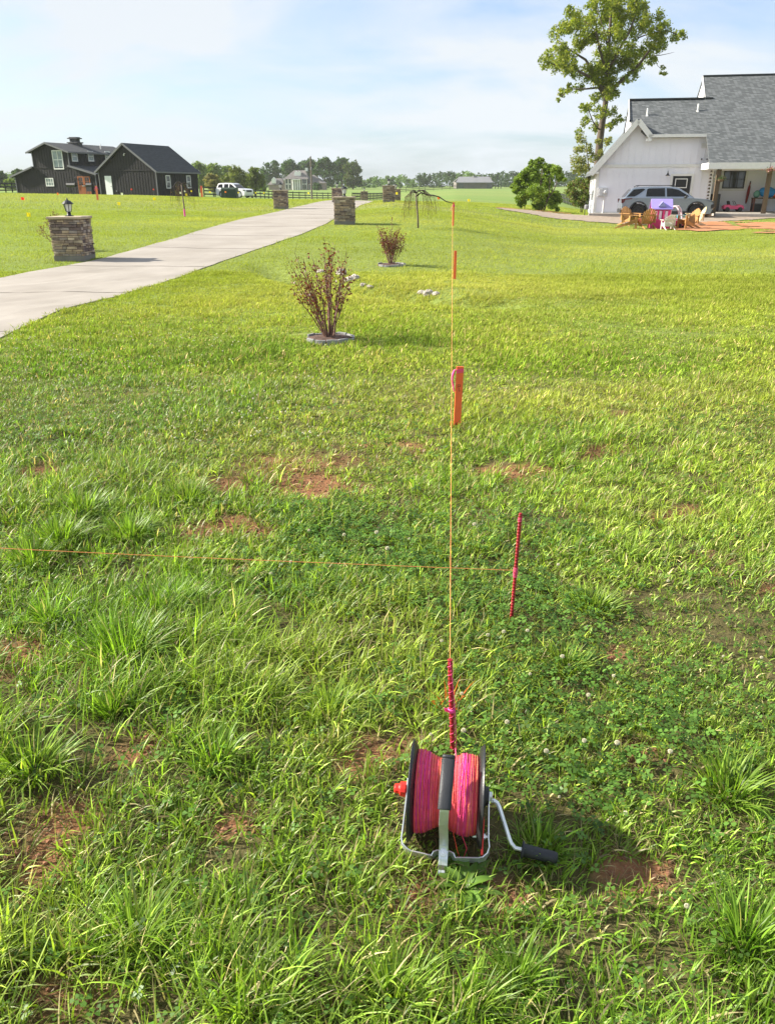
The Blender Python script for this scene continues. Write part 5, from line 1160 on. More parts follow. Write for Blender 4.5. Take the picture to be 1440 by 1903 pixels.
ct, bd, cb, hw = car('silver_suv', 'silver suv with black wheels parked in front of the white farmhouse', gS, hs, LS, 1.95, Hs, silver, blackp, lo, rfp, (-1.58, 1.62), .40, pillars=gl_)
def lamp(pts, s, m, nm, par, y): 
    g = MB(); g.prism(pts, (0, s * (y - .03), 0), (1, 0, 0), (0, 0, 1), (0, s * .045, 0)); g.build(nm, m, par)
for s in (-1, 1):
    lamp([(-2.585, 1.04), (-1.98, 1.09), (-2.0, 1.04), (-2.35, 1.0), (-2.42, .86), (-2.56, .80)], s, mat('tail_red', (.10, .012, .012), .2), 'tail_light', bd, hw)
    lamp([(2.57, .93), (2.1, 1.01), (2.15, .96), (2.56, .86)], s, mat('head_glass', (.10, .11, .12), .1), 'headlight', bd, hw)
    lamp([(2.575, .80), (2.40, .74), (2.42, .54), (2.575, .58)], s, blackp, 'fog_vent', bd, hw)
for nm, sgn in (('front_bumper', 1), ('rear_bumper', -1)): MB().box((sgn * 2.50, 0, .38), (.16, 1.8, .20)).build(nm, blackp, bd, bevel=.03)
MB().box((2.545, 0, .68), (.05, 1.3, .34)).build('grille', blackp, bd, bevel=.02)
gW = onG(437, 112.); gW.z = zat(367.3, 112.)
lo2 = [(2.30, .42), (2.34, .72), (2.28, .98), (2.0, 1.06), (1.05, 1.12), (-2.25, 1.14), (-2.33, 1.0), (-2.36, .6), (-2.28, .42)]
rf2 = [(-2.26, 1.10), (-2.05, 1.66), (-1.85, 1.74), (-.9, 1.78), (.15, 1.74), (.35, 1.66), (1.12, 1.10)]
gl2 = [[(-2.05, 1.20), (-1.90, 1.60), (-1.30, 1.64), (-1.22, 1.2)], [(-1.05, 1.20), (-1.0, 1.64), (-.35, 1.65), (-.32, 1.2)], [(-.18, 1.2), (-.20, 1.65), (.12, 1.62), (.80, 1.2)]]
ct2, bd2, cb2, hw2 = car('white_suv', 'white suv parked right of the dark garage behind the green utility box', gW, R(-27), 4.7, 1.9, 1.78, cwhite, zinc, lo2, rf2, (-1.42, 1.42), .39, pillars=gl2, rails=True, clad=False)
for s in (-1, 1): lamp([(2.34, .98), (2.0, 1.0), (2.05, .84), (2.35, .80)], s, mat('head_glass', (1, 1, 1)), 'headlight', bd2, hw2)
MB().box((2.33, 0, .80), (.05, 1.1, .24)).build('grille', blackp, bd2)
# ---- green transformer box
g = onG(428, 88.); g.z = zat(367, 88.); t = thing('utility_box', 'dark green utility box in front of the white car', 'utility box', g, R(-6)); wb = 1.55; b = MB(); b.prism([(-.5, -.2), (.5, -.2), (.5, .80), (.35, .95), (-.5, .95)], (-wb / 2, 0, 0), (0, -1, 0), (0, 0, 1), (wb, 0, 0)); b.build('cabinet', mat('box_green', (.018, .04, .022), .6), t, bevel=.02); MB().box((0, -.53, .35), (wb * .9, .03, .75)).build('door', mat('box_green', (1, 1, 1)), t, bevel=.01)

# ================================================================ YARD THINGS near the farmhouse
cedar = mat('cedar_wood', (.40, .20, .055), .7, var=.25, scale=5, stretch=(1, 1, .3)); whitep = mat('white_chair_paint', (.72, .68, .62), .6, var=.05)
def adirondack(m, label, loc, rz_, first=None):
    if first: return copy_thing(first, loc, rz_, label, 1.)
    t = thing('adirondack_chair', label, 'garden chair', loc, rz_, 'slatted wooden garden chairs round the playhouse')   # faces -y
    for s in (-1, 1):
        a = MB(); a.prism([(.52, 0), (.60, 0), (-.32, .40), (-.40, .38), (-.40, .26)], (s * .27 - .012, 0, 0), (0, 1, 0), (0, 0, 1), (.024, 0, 0)); a.build('seat_rail', m, t)
        MB().bab((s * .31 - .018, -.40, 0), (s * .31 + .018, -.31, .55)).build('front_leg', m, t); MB().bab((s * .35 - .07, -.44, .552), (s * .35 + .07, .32, .575)).build('armrest', m, t)
        MB().bab((s * .31 - .018, .20, .25), (s * .31 + .018, .28, .55)).build('arm_support', m, t)
    se = MB()
    for i in range(6): y = -.38 + i * .085; se.box((0, y, .40 - (y + .38) * .42), (.54, .07, .02), Matrix.Rotation(-.4, 3, 'X'))
    se.build('seat', m, t)
    bk = MB(); rot = Matrix.Rotation(-.42, 3, 'X')
    for i in range(7):
        x = -.255 + i * .085; h = .74 - .16 * abs((i - 3) / 3) ** 1.7; c = Vector((x * (1.0), .10, .20)) ; bk.box(c + rot @ Vector((0, 0, h / 2)), (.068, .018, h), rot @ Matrix.Rotation(x * .25, 3, 'Y'))
    for zz in (.12, .42): bk.box(Vector((0, .12, .20)) + rot @ Vector((0, .012, zz)), (.56, .02, .07), rot)
    bk.build('backrest', m, t); return t
def yg(px, Y): return onG(px, Y)
A0 = adirondack(cedar, 'honey wooden garden chair at far left of the group, seen from its side', yg(1165, 38.6), R(75))
adirondack(None, 'honey wooden garden chair behind the leftmost one, near the rear wheel', yg(1168, 41.5), R(25), A0)
adirondack(None, 'honey wooden garden chair seen from behind, left of the pink playhouse', yg(1198, 38.4), R(190), A0)
adirondack(None, 'honey wooden garden chair tilted back to the right of the pink toy car', yg(1278, 38.2), R(-75 + 0), A0)
A1 = adirondack(whitep, 'pale yellow garden chair behind the right wooden one, below the car nose', yg(1291, 41.0), R(-95))
for o_ in COL.objects:
    if o_.parent is A1: o_.data.materials[0] = mat('pale_wood', (.62, .50, .30), .7, var=.1)
A2 = copy_thing(A0, yg(1240, 37.4), R(180), 'small white slatted chair in front of the pink toy car', .72)
for o_ in COL.objects:
    if o_.parent is A2: o_.data = o_.data.copy(); o_.data.materials[0] = whitep
def playhouse():
    g = yg(1223, 38.6); t = thing('toy_playhouse', 'pink and purple plastic playhouse standing among the garden chairs', 'playhouse', g, R(-10)); pk = mat('playhouse_pink', (.80, .03, .22), .4, var=.05); pu = mat('playhouse_purple', (.30, .24, .62), .45, var=.05); lp = mat('playhouse_light', (.80, .55, .70), .45, var=.05)
    b = MB(); w, dd, h = .37, .32, .92
    for s in (-1, 1):
        b.bab((-w, s * dd - .03, 0), (w, s * dd + .03, .40)); b.bab((-w, s * dd - .03, .78), (w, s * dd + .03, .92))
        for x in (-w + .04, -.15, .10, w - .04): b.bab((x - .05, s * dd - .028, .4), (x + .05, s * dd + .028, .78))
        b.prism([(-dd, 0), (dd, 0), (dd, .92), (0, 1.22), (-dd, .92)], (s * w - .03, 0, 0), (0, 1, 0), (0, 0, 1), (.06, 0, 0))
    b.build('walls', pk, t, bevel=.01)
    r = MB()
    for s in (-1, 1): slab(r, [(-w - .1, s * (dd + .1), .86), (w + .1, s * (dd + .1), .86), (w + .1, 0, 1.27), (-w - .1, 0, 1.27)][::s], .05)
    ro_ = r.build('roof', pu, t, bevel=.008); dm = MB(); dm.prism([(-.18, 0), (.18, 0), (0, .22)], (0, -dd - .08, .94), (1, 0, 0), (0, 0, 1), (0, .3, 0)); dm.build('dormer', mat('playhouse_blue', (.30, .30, .62), .45), ro_)
    for x in (-.24, -.04, .22): MB().bab((x - .055, -dd - .05, .42), (x + .055, -dd - .03, .76)).build('shutter', lp, t)
    MB().bab((-.30, -dd - .045, .05), (-.02, -dd - .031, .36)).build('door', mat('playhouse_deep', (.6, .02, .15), .4), t)
playhouse()
def toycoupe():
    g = yg(1252, 39.0); t = thing('toy_coupe', 'pink and white toy push car with an arched white roof right of the playhouse', 'toy car', g, R(-35)); pk = mat('toy_hot_pink', (.88, .06, .22), .4); wh = mat('toy_white', (.78, .66, .68), .45)
    b = MB(); b.prism([(-.36, .12), (-.38, .42), (-.2, .46), (.1, .40), (.36, .36), (.40, .16), (.3, .1)], (0, -.22, 0), (1, 0, 0), (0, 0, 1), (0, .44, 0)); b.build('body', pk, t, bevel=.04)
    for s in (-1, 1):
        r = MB(); r.tube([(-.34, s * .2, .42), (-.30, s * .19, .78), (-.18, s * .18, .93), (.02, s * .18, .95), (.14, s * .19, .82), (.24, s * .2, .42)], .035, 8); r.build('roof_frame', wh, t)
    MB().bab((-.22, -.2, .93), (.05, .2, .97)).build('roof_panel', wh, t, bevel=.015)
    for x in (-.26, .27):
        for s in (-1, 1): MB().lathe([(.04, -.04), (.12, -.04), (.12, .04), (.04, .04)], (x, s * .23, .12), (0, 1, 0), 14).build('wheel', iron, t)
toycoupe()
t = thing('toy_table', 'small light blue plastic play table behind the pink toy car', 'toy table', yg(1268, 41.6), 0); tb = mat('toy_blue', (.12, .50, .62), .45); MB().box((0, 0, .44), (.62, .45, .07)).build('table_top', tb, t, bevel=.02)
for a in (-1, 1):
    for b in (-1, 1): MB().tube([(a * .24, b * .16, .42), (a * .27, b * .19, 0)], .035, 8).build('leg', tb, t)
# ================================================================ FAR THINGS: mansion, grey barn, pole, fences
def far_house():
    Y = 430.; g = P(550, 353.5, Y); t = thing('brick_mansion', 'large tan mansion with hipped brown roofs and white columns among dark trees', 'mansion', g, 0)
    def X(px): return xat(px, Y, 3.) - g.x
    def Zp(py): return zat(py, Y) - g.z
    br = mat('mansion_brick', (.27, .21, .18), .9, var=.15, scale=.5); mr = shingle('mansion_roof', (.13, .115, .11), (.17, .155, .15), (.10, .09, .09), 1.2, .5)
    w = MB(); w.bab((X(529), 0, -3), (X(571), 12, Zp(333))); w.bab((X(571) + .05, 2, -3), (X(604), 13, Zp(340.5))); w.bab((X(498), 2, -3), (X(529) - .05, 10, Zp(343.5))); w.build('wall', br, t)
    def hip(x0, x1, y0, y1, ze_, zr_, rx0, rx1):
        ym = (y0 + y1) / 2; m = MB(); o = .6; v = [(x0 - o, y0 - o, ze_), (x1 + o, y0 - o, ze_), (x1 + o, y1 + o, ze_), (x0 - o, y1 + o, ze_), (rx0, ym, zr_), (rx1, ym, zr_)]
        m.add(v, [(0, 1, 5, 4), (1, 2, 5), (2, 3, 4, 5), (3, 0, 4), (3, 2, 1, 0)]); return m.build('roof', mr, t)
    r0 = hip(X(529), X(571), 0, 12, Zp(333), Zp(316), X(545), X(567)); hip(X(571) + .7, X(604), 2, 13, Zp(340.5), Zp(324.5), X(576), X(582)); hip(X(498), X(529) - .8, 2, 10, Zp(343.5), Zp(331), X(507), X(521))
    MB().bab((X(566.5), 4, Zp(318)), (X(571), 6.2, Zp(311.5))).build('chimney', white_t, r0)
    for px in (550, 556): MB().prism([(-.8, 0), (.8, 0), (.8, 1.6), (0, 2.5), (-.8, 1.6)], (X(px), 1.8, Zp(327)), (1, 0, 0), (0, 0, 1), (0, 2.5, 0)).build('dormer', white_t, r0)
    MB().prism([(-1.1, 0), (1.1, 0), (1.1, 1.8), (0, 3.), (-1.1, 1.8)], (X(508), 1.8, Zp(341)), (1, 0, 0), (0, 0, 1), (0, 3, 0)).build('dormer', white_t, r0)
    for px in (545, 549.3, 553.6, 557.5): MB().tube([(X(px), -1.2, -1), (X(px), -1.2, Zp(333.4))], .38, 8).build('column', white_t, t)
    MB().bab((X(543.5), -2., Zp(334.6)), (X(559), 0, Zp(333))).build('portico', white_t, t)
    for px, py in ((533, 337), (533, 347), (539, 337), (539, 347), (563.5, 337), (568, 337), (563.5, 347), (568, 347), (576, 347), (580, 347)):
        f = MB().bab((X(px) - .75, -.12 + (2 if px > 571 else 0), Zp(py) - 1.2), (X(px) + .75, (2 if px > 571 else 0), Zp(py) + 1.2)).build('window', white_t, t); MB().bab((X(px) - .5, -.2 + (2 if px > 571 else 0), Zp(py) - 1.), (X(px) + .5, -.13 + (2 if px > 571 else 0), Zp(py) + 1.)).build('pane', glass, f)
    for px, py in ((547, 345), (551.5, 345), (555.5, 345), (551.5, 336.5)): MB().bab((X(px) - .6, -.15, Zp(py) - 1.6), (X(px) + .6, -.02, Zp(py) + 1.3)).build('entrance_window', glass, t)
far_house()
def grey_barn():
    Y = 385.; g = P(885, 351.8, Y); t = thing('grey_barn', 'low grey barn with an open lean-to on the ridge far beyond the lawn', 'barn', g, R(2))
    def X(px): return xat(px, Y, 3.) - g.x
    def Zp(py): return zat(py, Y) - g.z
    w = MB(); wall(w, (X(848), 0), (X(915), 0), _S([0, 1], [Zp(338), Zp(338)]), -2.5, bat=1.1, bw=.12, bd=.08); w.prism([(0, -2.5), (12, -2.5), (12, Zp(338)), (6, Zp(328.8)), (0, Zp(338))], (X(914), .13, 0), (0, 1, 0), (0, 0, 1), (.3, 0, 0)); w.bab((X(848), .13, -2.5), (X(848) + .3, 12, Zp(338))); w.build('wall', mat('barn_grey', (.17, .15, .14), .85, var=.15, scale=.6), t)
    r = MB(); slab(r, [(X(846), -.8, Zp(339)), (X(916), -.8, Zp(339)), (X(912), 6, Zp(328)), (X(856), 6, Zp(328))], .25); slab(r, [(X(856), 6.01, Zp(328)), (X(912), 6.01, Zp(328)), (X(916), 13, Zp(339)), (X(846), 13, Zp(339))], .25); slab(r, [(X(916.5), 0, Zp(337)), (X(931.5), 0, Zp(338)), (X(931.5), 12, Zp(338)), (X(916.5), 12, Zp(337))], .25); r.build('roof', mat('barn_roof', (.20, .20, .21), .7, var=.08, scale=.4), t)
    for px in (921, 926, 931): MB().bab((X(px) - .15, .1, -2.5), (X(px) + .15, .4, Zp(338))).build('post', iron, t)
    for px in (857, 909): MB().bab((X(px) - 1., -.12, -.2), (X(px) + 1., -.08, 3.)).build('door', glass, t)
    MB().bab((X(882), 5.2, Zp(329)), (X(887), 6.8, Zp(326.2))).build('cupola', mat('barn_roof', (1, 1, 1)), t)
grey_barn()
def pole(px, Y, ytop, label, base=None, xa=True):
    g = onG(px, Y)
    if base: g.z = zat(base, Y)
    h = zat(ytop, Y) - g.z; t = thing('utility_pole', label, 'utility pole', g, 0); MB().tube([(0, 0, -1), (0, 0, h)], [.19, .13], 8).build('pole', mat('pole_wood', (.16, .13, .11), .9), t)
    if xa: MB().tube([(0, -.2, h - .5), (.5, -.2, h - .9), (.5, -.2, h - 1.6)], .05, 6).build('bracket', iron, t); MB().lathe([(.16, 0), (.2, .1), (.2, .5), (.1, .6)], (.1, -.28, h - 2.6), (0, 0, 1), 8).build('transformer', blk_t, t)
pole(580, 175., 290.5, 'tall wooden utility pole in front of the mansion', base=372)
pole(528, 360., 326, 'thin far pole at the left edge of the mansion', base=352, xa=False)
blackwood = mat('black_fence', (.014, .014, .014), .8)
def fence(pts, label, sp=2.6, h=1.25, rails=3, rh=.14, bury=1.0):
    W_ = [Vector(p) for p in pts]; o0 = W_[0].copy(); t = thing('board_fence', label, 'fence', o0, 0); rl = [MB() for _ in range(rails)]; n_tot = 0
    tot = []
    for a, b in zip(W_[:-1], W_[1:]):
        L = (b - a).length; n = max(1, int(L / sp))
        for i in range(n): tot.append(a.lerp(b, i / n))
    tot.append(W_[-1]); tot = [Vector((p.x, p.y, Tz(p.x, p.y))) for p in tot]
    for k in range(rails):
        z = h * (k + 1) / rails - .12; rl[k].strip([p - o0 + Vector((0, -.06, z)) for p in tot], (0, 0, 1), rh, .04); rl[k].build('rail', blackwood, t)
    for i, p in enumerate(tot[:95]): MB().bab((p.x - o0.x - .07, p.y - o0.y - .03, p.z - o0.z - bury), (p.x - o0.x + .07, p.y - o0.y + .11, p.z - o0.z + h + .06)).build('fence_post', blackwood, t)
fence([onG(468, 150), onG(520, 175), onG(610, 200), onG(640, 215)], 'long black board fence across the field in front of the mansion', 3.2, 1.5, rh=.18)
fence([onG(380, 128), onG(420, 135), onG(470, 148)], 'black board fence behind the white car', 3., 1.4, rh=.18)
fence([onG(655, 150), onG(690, 185), onG(714, 215)], 'black board fence running away past the end of the drive', 3., 1.4, rh=.18)
fence([onG(742, 330), onG(790, 345), onG(850, 360)], 'far black fence left of the grey barn', 4.5, 1.7, rh=.2)
fence([onG(-12, 135), onG(12, 140), onG(36, 146)], 'black board fence at far left behind the dark house', 3., 1.5, rh=.2)
fence([onG(1104, 96), onG(1085, 112), onG(1062, 132), onG(1038, 158)], 'black fence dropping downhill left of the farmhouse', 2.8, 1.4, rh=.16)
# ================================================================ TREES
leafm = mat('tree_leaf', (1, 1, 1), .6, attr='col', var=.12, scale=2, trans=.4, spec=.2)
rng = np.random.default_rng(33); random.seed(33)
def crown(lobes, n, size, cols, parent, off, name='crown', hollow=2.4, asp=.6, m=None):
    lo = np.array(lobes, float); w = lo[:, 3] ** 1.6; w /= w.sum(); k = rng.choice(len(lo), n, p=w)
    d = rng.normal(size=(n, 3)); d /= np.linalg.norm(d, axis=1)[:, None]; r = rng.random(n) ** (1 / hollow)
    # ragged lobes: every lobe is made of smaller clumps
    nc = 22; cd = rng.normal(size=(len(lo), nc, 3)); cd /= np.linalg.norm(cd, axis=2)[:, :, None]; cr_ = .45 + .55 * rng.random((len(lo), nc))
    q = rng.integers(0, nc, n); c = cd[k, q] * cr_[k, q][:, None] * .78; sc = np.stack([lo[k, 3], lo[k, 3], lo[k, 4]], -1)
    pts = lo[k, :3] + (c + d * r[:, None] * .34) * sc
    return leaf_cloud(pts, size, cols, name, m or leafm, parent, asp=asp, off=off)
def limbs(pts_list, parent, m=bark, n=7, name='trunk'):
    b = MB()
    for pts, r0, r1 in pts_list: k = len(pts) - 1; b.tube(pts, [r0 + (r1 - r0) * i / k for i in range(k + 1)], n)
    return b.build(name, m, parent, smooth=True)
G_OAK = [(.20, .25, .03), (.25, .29, .035), (.16, .21, .03), (.31, .31, .055)]
G_DARK = [(.045, .095, .028), (.065, .12, .03), (.035, .075, .025)]
G_MID = [(.09, .15, .028), (.12, .18, .03), (.07, .12, .025)]
G_LIGHT = [(.17, .24, .05), (.14, .21, .045), (.20, .25, .06)]
G_TAN = [(.24, .21, .09), (.20, .20, .07), (.28, .23, .11)]
# ---------------- the big oak: lobes traced from the photograph's crown (zoom coordinates), spread in depth
Zs = 4.235
def zpx(x, y): return 960 + x / Zs, y / Zs
OL = [(650, 60, 70), (750, 40, 60), (870, 70, 75), (590, 30, 45), (930, 15, 45), (700, 10, 55), (820, -10, 60), (620, -30, 50), (760, -60, 60), (470, 120, 45), (300, 255, 55), (380, 220, 60), (450, 200, 55), (550, 210, 60), (690, 150, 62), (800, 150, 60), (930, 130, 60), (1000, 110, 40), (1115, 125, 42), (1170, 215, 50), (1290, 280, 38), (1240, 290, 38), (1110, 250, 60), (1020, 190, 55), (900, 270, 62), (770, 270, 70), (650, 300, 70), (510, 330, 75), (340, 370, 55), (250, 430, 45), (215, 495, 42), (300, 505, 60), (400, 450, 70), (420, 530, 50), (650, 420, 55), (740, 410, 60), (850, 380, 60), (900, 450, 60), (1060, 340, 55), (1130, 330, 40), (1010, 440, 60), (1070, 470, 38), (950, 520, 50), (860, 520, 55), (750, 520, 72), (650, 560, 62), (540, 580, 65), (440, 560, 45), (370, 560, 35), (900, 590, 45), (850, 630, 40), (710, 630, 75), (610, 640, 50), (490, 690, 36), (410, 700, 36), (350, 730, 30), (325, 785, 18), (700, 730, 62), (620, 760, 40), (780, 740, 35), (570, 840, 42), (520, 850, 30), (650, 880, 50), (740, 880, 45), (820, 930, 32), (770, 960, 30), (540, 950, 38), (620, 1000, 42), (730, 1000, 30), (490, 1040, 30), (1150, 530, 18), (1160, 580, 18), (1130, 575, 12)]
YO = 78.0
def oakpt(x, y, dy=0.): px, py = zpx(x, y); return P(px, py, YO + dy)
ob = onG(1112, YO); ob.x = oakpt(640, 1230).x - .05
ot = thing('oak_tree', 'tall irregular oak with a dark trunk rising behind the white farmhouse', 'tree', ob, 0)
def R_(p): return p - ob
mpx = YO / F * 1.16 / Zs
lob = []
for x, y, r in OL:
    cxx = abs(x - 720) / 600; dy = random.gauss(0, 2.2 * (1 - .6 * min(1, cxx))); p = oakpt(x, y, dy); rr = r * mpx * 1.1
    lob.append((p.x, p.y, p.z, rr, rr * .92))
    if r > 50: lob.append((p.x + random.uniform(-.5, .5), p.y - 2 * dy + random.uniform(-1, 1), p.z + random.uniform(-.4, .4), rr * .75, rr * .7))
crown(lob, 40000, .09, G_OAK, ot, tuple(ob), asp=.62)
def br_(pts, r0, r1): return ([R_(oakpt(x, y, dy)) for x, y, dy in pts], r0, r1)
limbs([([Vector((.35, 0, -1)), Vector((.2, 0, 1.2)), R_(oakpt(640, 1230)), R_(oakpt(655, 1080)), R_(oakpt(672, 960)), R_(oakpt(692, 840)), R_(oakpt(708, 720)), R_(oakpt(712, 560)), R_(oakpt(722, 380)), R_(oakpt(735, 180)), R_(oakpt(745, 0))], .42, .07),
       br_([(700, 790, 0), (760, 690, .3), (850, 610, .6), (960, 510, .8), (1040, 400, .8), (1110, 300, .6), (1180, 240, .5), (1280, 280, .4)], .20, .03), br_([(704, 770, 0), (640, 690, -.5), (540, 700, -.8), (430, 700, -1), (340, 760, -1)], .12, .02),
       br_([(708, 720, 0), (620, 590, .8), (540, 470, 1.), (430, 400, 1.2), (300, 300, 1.)], .18, .03), br_([(708, 740, 0), (600, 620, -.8), (450, 540, -1.4), (300, 510, -1.5), (220, 480, -1.4)], .16, .03), br_([(712, 600, 0), (660, 420, -.6), (620, 240, -.8), (560, 190, -.6), (470, 120, -.5)], .14, .02),
       br_([(714, 560, 0), (800, 400, -.8), (880, 260, -1.), (930, 130, -.8), (960, 20, -.6)], .15, .03), br_([(950, 300, .5), (1000, 280, .5), (1060, 260, .5), (1115, 130, .4)], .06, .02), br_([(1060, 440, .6), (1130, 435, .6), (1200, 420, .6), (1240, 410, .6)], .04, .008), br_([(1060, 440, .6), (1110, 520, .6), (1150, 560, .6)], .03, .008),
       br_([(662, 1040, 0), (600, 960, -.4), (560, 860, -.6), (520, 830, -.6)], .07, .015), br_([(666, 1000, 0), (740, 960, .4), (810, 920, .5)], .06, .015), br_([(720, 400, 0), (690, 250, .6), (650, 130, .8), (620, 20, .8)], .09, .02)], ot)
# ---------------- thin young tree at the oak's foot and the shrubbery by the farmhouse
def small_tree(name, label, lobes_px, Y, base_px, scalepx, n, size, cols, stems, depth=.8, group=None, cat='tree'):
    b = onG(base_px, Y); t = thing(name, label, cat, b, 0); L = []
    if group: t['group'] = group
    for px, py, r in lobes_px:
        dy = random.gauss(0, depth); p = P(px, py, Y + dy); rr = r * Y / F * 1.15; L.append((p.x, p.y, p.z, rr, rr * .9))
    crown(L, n, size, cols, t, tuple(b)); S_ = []
    for st in stems: S_.append(([Vector((0, 0, -.3))] + [P(px, py, Y) - b for px, py in st[0]], st[1], st[1] * .3))
    limbs(S_, t, n=6); return t
yt = [(x / Zs + 960, y / Zs, r / Zs) for x, y, r in ((500, 1100, 45), (480, 1180, 48), (560, 1160, 45), (460, 1260, 45), (530, 1250, 45), (600, 1240, 40), (500, 1330, 50), (560, 1330, 42), (700, 1120, 32), (730, 1100, 26), (660, 1200, 28), (460, 1330, 36), (640, 1110, 25))]
small_tree('young_tree', 'thin pale leafed tree growing beside the trunk of the oak', yt, 74., 1104, 1, 3600, .075, [(.26, .27, .07), (.22, .25, .06), (.30, .27, .10)], [([(1102, 360), (1092, 300), (1088, 262)], .08), ([(1102, 350), (1112, 300), (1128, 268)], .06), ([(1100, 360), (1080, 320), (1072, 300)], .05)], depth=.8)
sh = [(1062, 345, 10), (1075, 340, 11), (1086, 345, 12), (1060, 360, 12), (1074, 362, 13), (1088, 364, 12), (1096, 350, 10), (1068, 374, 10), (1082, 376, 10), (1097, 335, 9), (1100, 360, 9)]
small_tree('shrub_tree', 'loose green bush against the left end of the farmhouse', sh, 66., 1080, 1, 4500, .085, [(.11, .17, .03), (.15, .20, .04), (.20, .17, .07)], [([(1078, 375), (1075, 350)], .05), ([(1085, 375), (1090, 345)], .04)], depth=.5)
z3 = lambda x, y, r: (x / 3.43 + 640, y / 3.43 + 260, r / 3.43)
bt = [z3(*a) for a in ((1150, 210, 42), (1240, 150, 36), (1200, 150, 26), (1300, 185, 40), (1350, 195, 38), (1375, 235, 26), (1120, 275, 44), (1190, 240, 60), (1280, 270, 62), (1095, 320, 28), (1140, 350, 50), (1210, 340, 62), (1300, 370, 56), (1240, 410, 44), (1350, 360, 34), (1130, 400, 30), (1330, 410, 34), (1110, 380, 26))]
small_tree('bush_tree', 'broad green multi stemmed tree standing alone at the lawn edge left of the farmhouse', [(a_, b_, r_ * 1.0) for a_, b_, r_ in bt] + [(a_ + random.uniform(-9, 9), b_ + random.uniform(-9, 9), r_ * .5) for a_, b_, r_ in bt], 60., 1003, 1, 24000, .07, [(.17, .25, .035), (.22, .30, .045), (.13, .20, .03)], [([(1002, 385), (1003, 350), (1008, 310)], .09), ([(998, 385), (980, 350), (972, 325)], .07), ([(1008, 385), (1030, 350), (1040, 322)], .07), ([(1012, 388), (1020, 360), (1022, 330)], .06), ([(974, 391), (976, 370), (975, 350)], .05)], depth=.9)
# ---------------- far trees
def far_tree(label, px, top, base, wpx, Y, cols, n=4200, group='dark trees behind the mansion', name='broadleaf_tree', trunkvis=.05, lf=None, fill=1.):
    g = P(px, base, Y); t = thing(name, label, 'tree', g, 0, group); H = zat(top, Y) - g.z; w = wpx * Y / F * 1.1; L = []
    nl = 17
    for i in range(nl):
        a = random.uniform(0, 6.28); v = random.random(); z = H * (trunkvis + (1 - trunkvis) * (.12 + .76 * v)); env = math.sin(math.pi * min(1, .22 + .66 * v)) ** .7; r = w / 2 * random.uniform(.34, .50); q = (w / 2 * env - r * .7) * random.uniform(.5, 1) * fill
        L.append((math.cos(a) * max(0, q), math.sin(a) * max(0, q) * .8, z, r, r * .85))
    L.append((0, 0, H * .55, w * .3, H * .3)); L.append((random.uniform(-.1, .1) * w, 0, H * .88, w * .2, H * .12))
    crown(L, n, lf or max(.1, Y * .0011), cols, t, (0, 0, 0)); limbs([([Vector((0, 0, -2)), Vector((0, 0, H * .3)), Vector((w * .02, 0, H * .6))], w * .035, w * .015), ([Vector((0, 0, H * .2)), Vector((w * .2, 0, H * .5))], w * .02, w * .01), ([Vector((0, 0, H * .22)), Vector((-w * .2, 0, H * .5))], w * .02, w * .01)], t, n=6); return t
for a in (('dark rounded tree left of the mansion above its left wing', 508, 297, 352, 46, 470, G_DARK), ('dark tree directly behind the left half of the mansion roof', 542, 296.5, 350, 50, 490, G_DARK), ('dark tree behind the mansion chimney', 574, 295, 350, 46, 500, G_DARK),
          ('tallest dark tree right of the utility pole', 604, 289.5, 352, 40, 470, G_DARK), ('dark tree right of the mansion with a leaning crown', 636, 293, 352, 44, 480, G_DARK), ('mixed green and pale twiggy tree at the right end of the dark group', 656, 298, 352, 42, 450, [(.07, .11, .03), (.12, .12, .06), (.05, .085, .025)])):
    far_tree(*a)
for a in (('bright green tree just right of the garage roof', 372, 300, 352, 40, 300, G_LIGHT), ('bright green tree behind the pale bush, second from the garage', 402, 303, 352, 44, 310, G_LIGHT), ('bright green tree behind the white car', 424, 308, 352, 30, 330, G_LIGHT)):
    far_tree(*a, group='bright green trees right of the garage')
far_tree('rounded tan leafed tree between the garage and the white car', 397, 321, 358, 36, 200, G_TAN, name='tan_tree', group=None or 'low trees along the field')
far_tree('wide olive green tree above the white car', 440, 312, 356, 50, 215, [(.13, .16, .035), (.16, .18, .045)], group='low trees along the field', trunkvis=.02)
far_tree('olive green tree left of the mansion, touching the dark ones', 474, 311, 356, 44, 225, [(.12, .16, .035), (.15, .18, .04)], group='low trees along the field', trunkvis=.02)
far_tree('small dark cone shaped evergreen by the mansion wall', 592.5, 340, 354, 11, 415, G_DARK, n=700, group='evergreen cones by the mansion', trunkvis=0, name='evergreen_shrub'); far_tree('larger dark cone shaped evergreen at the right wing of the mansion', 586, 339, 354, 9, 418, G_DARK, n=600, group='evergreen cones by the mansion', trunkvis=0, name='evergreen_shrub')
far_tree('small green bush at the left foot of the mansion', 489, 346, 355, 14, 300, G_MID, n=700, group='low bushes before the mansion', trunkvis=0, name='green_bush'); far_tree('low green bush right of the white car nose', 468, 347, 357, 12, 240, G_MID, n=700, group='low bushes before the mansion', trunkvis=0, name='green_bush')
for a in (('dark tree at the far left edge behind the black house', 4, 316, 356, 34, 300, [(.06, .10, .035), (.08, .12, .04)]), ('darker tree beside the roof of the black house', 36, 312, 354, 32, 320, [(.055, .095, .035), (.08, .12, .04)]), ('pale bush in front of the dark trees at far left', 22, 332, 357, 24, 250, G_LIGHT)):
    far_tree(*a, group='trees left of the black house')
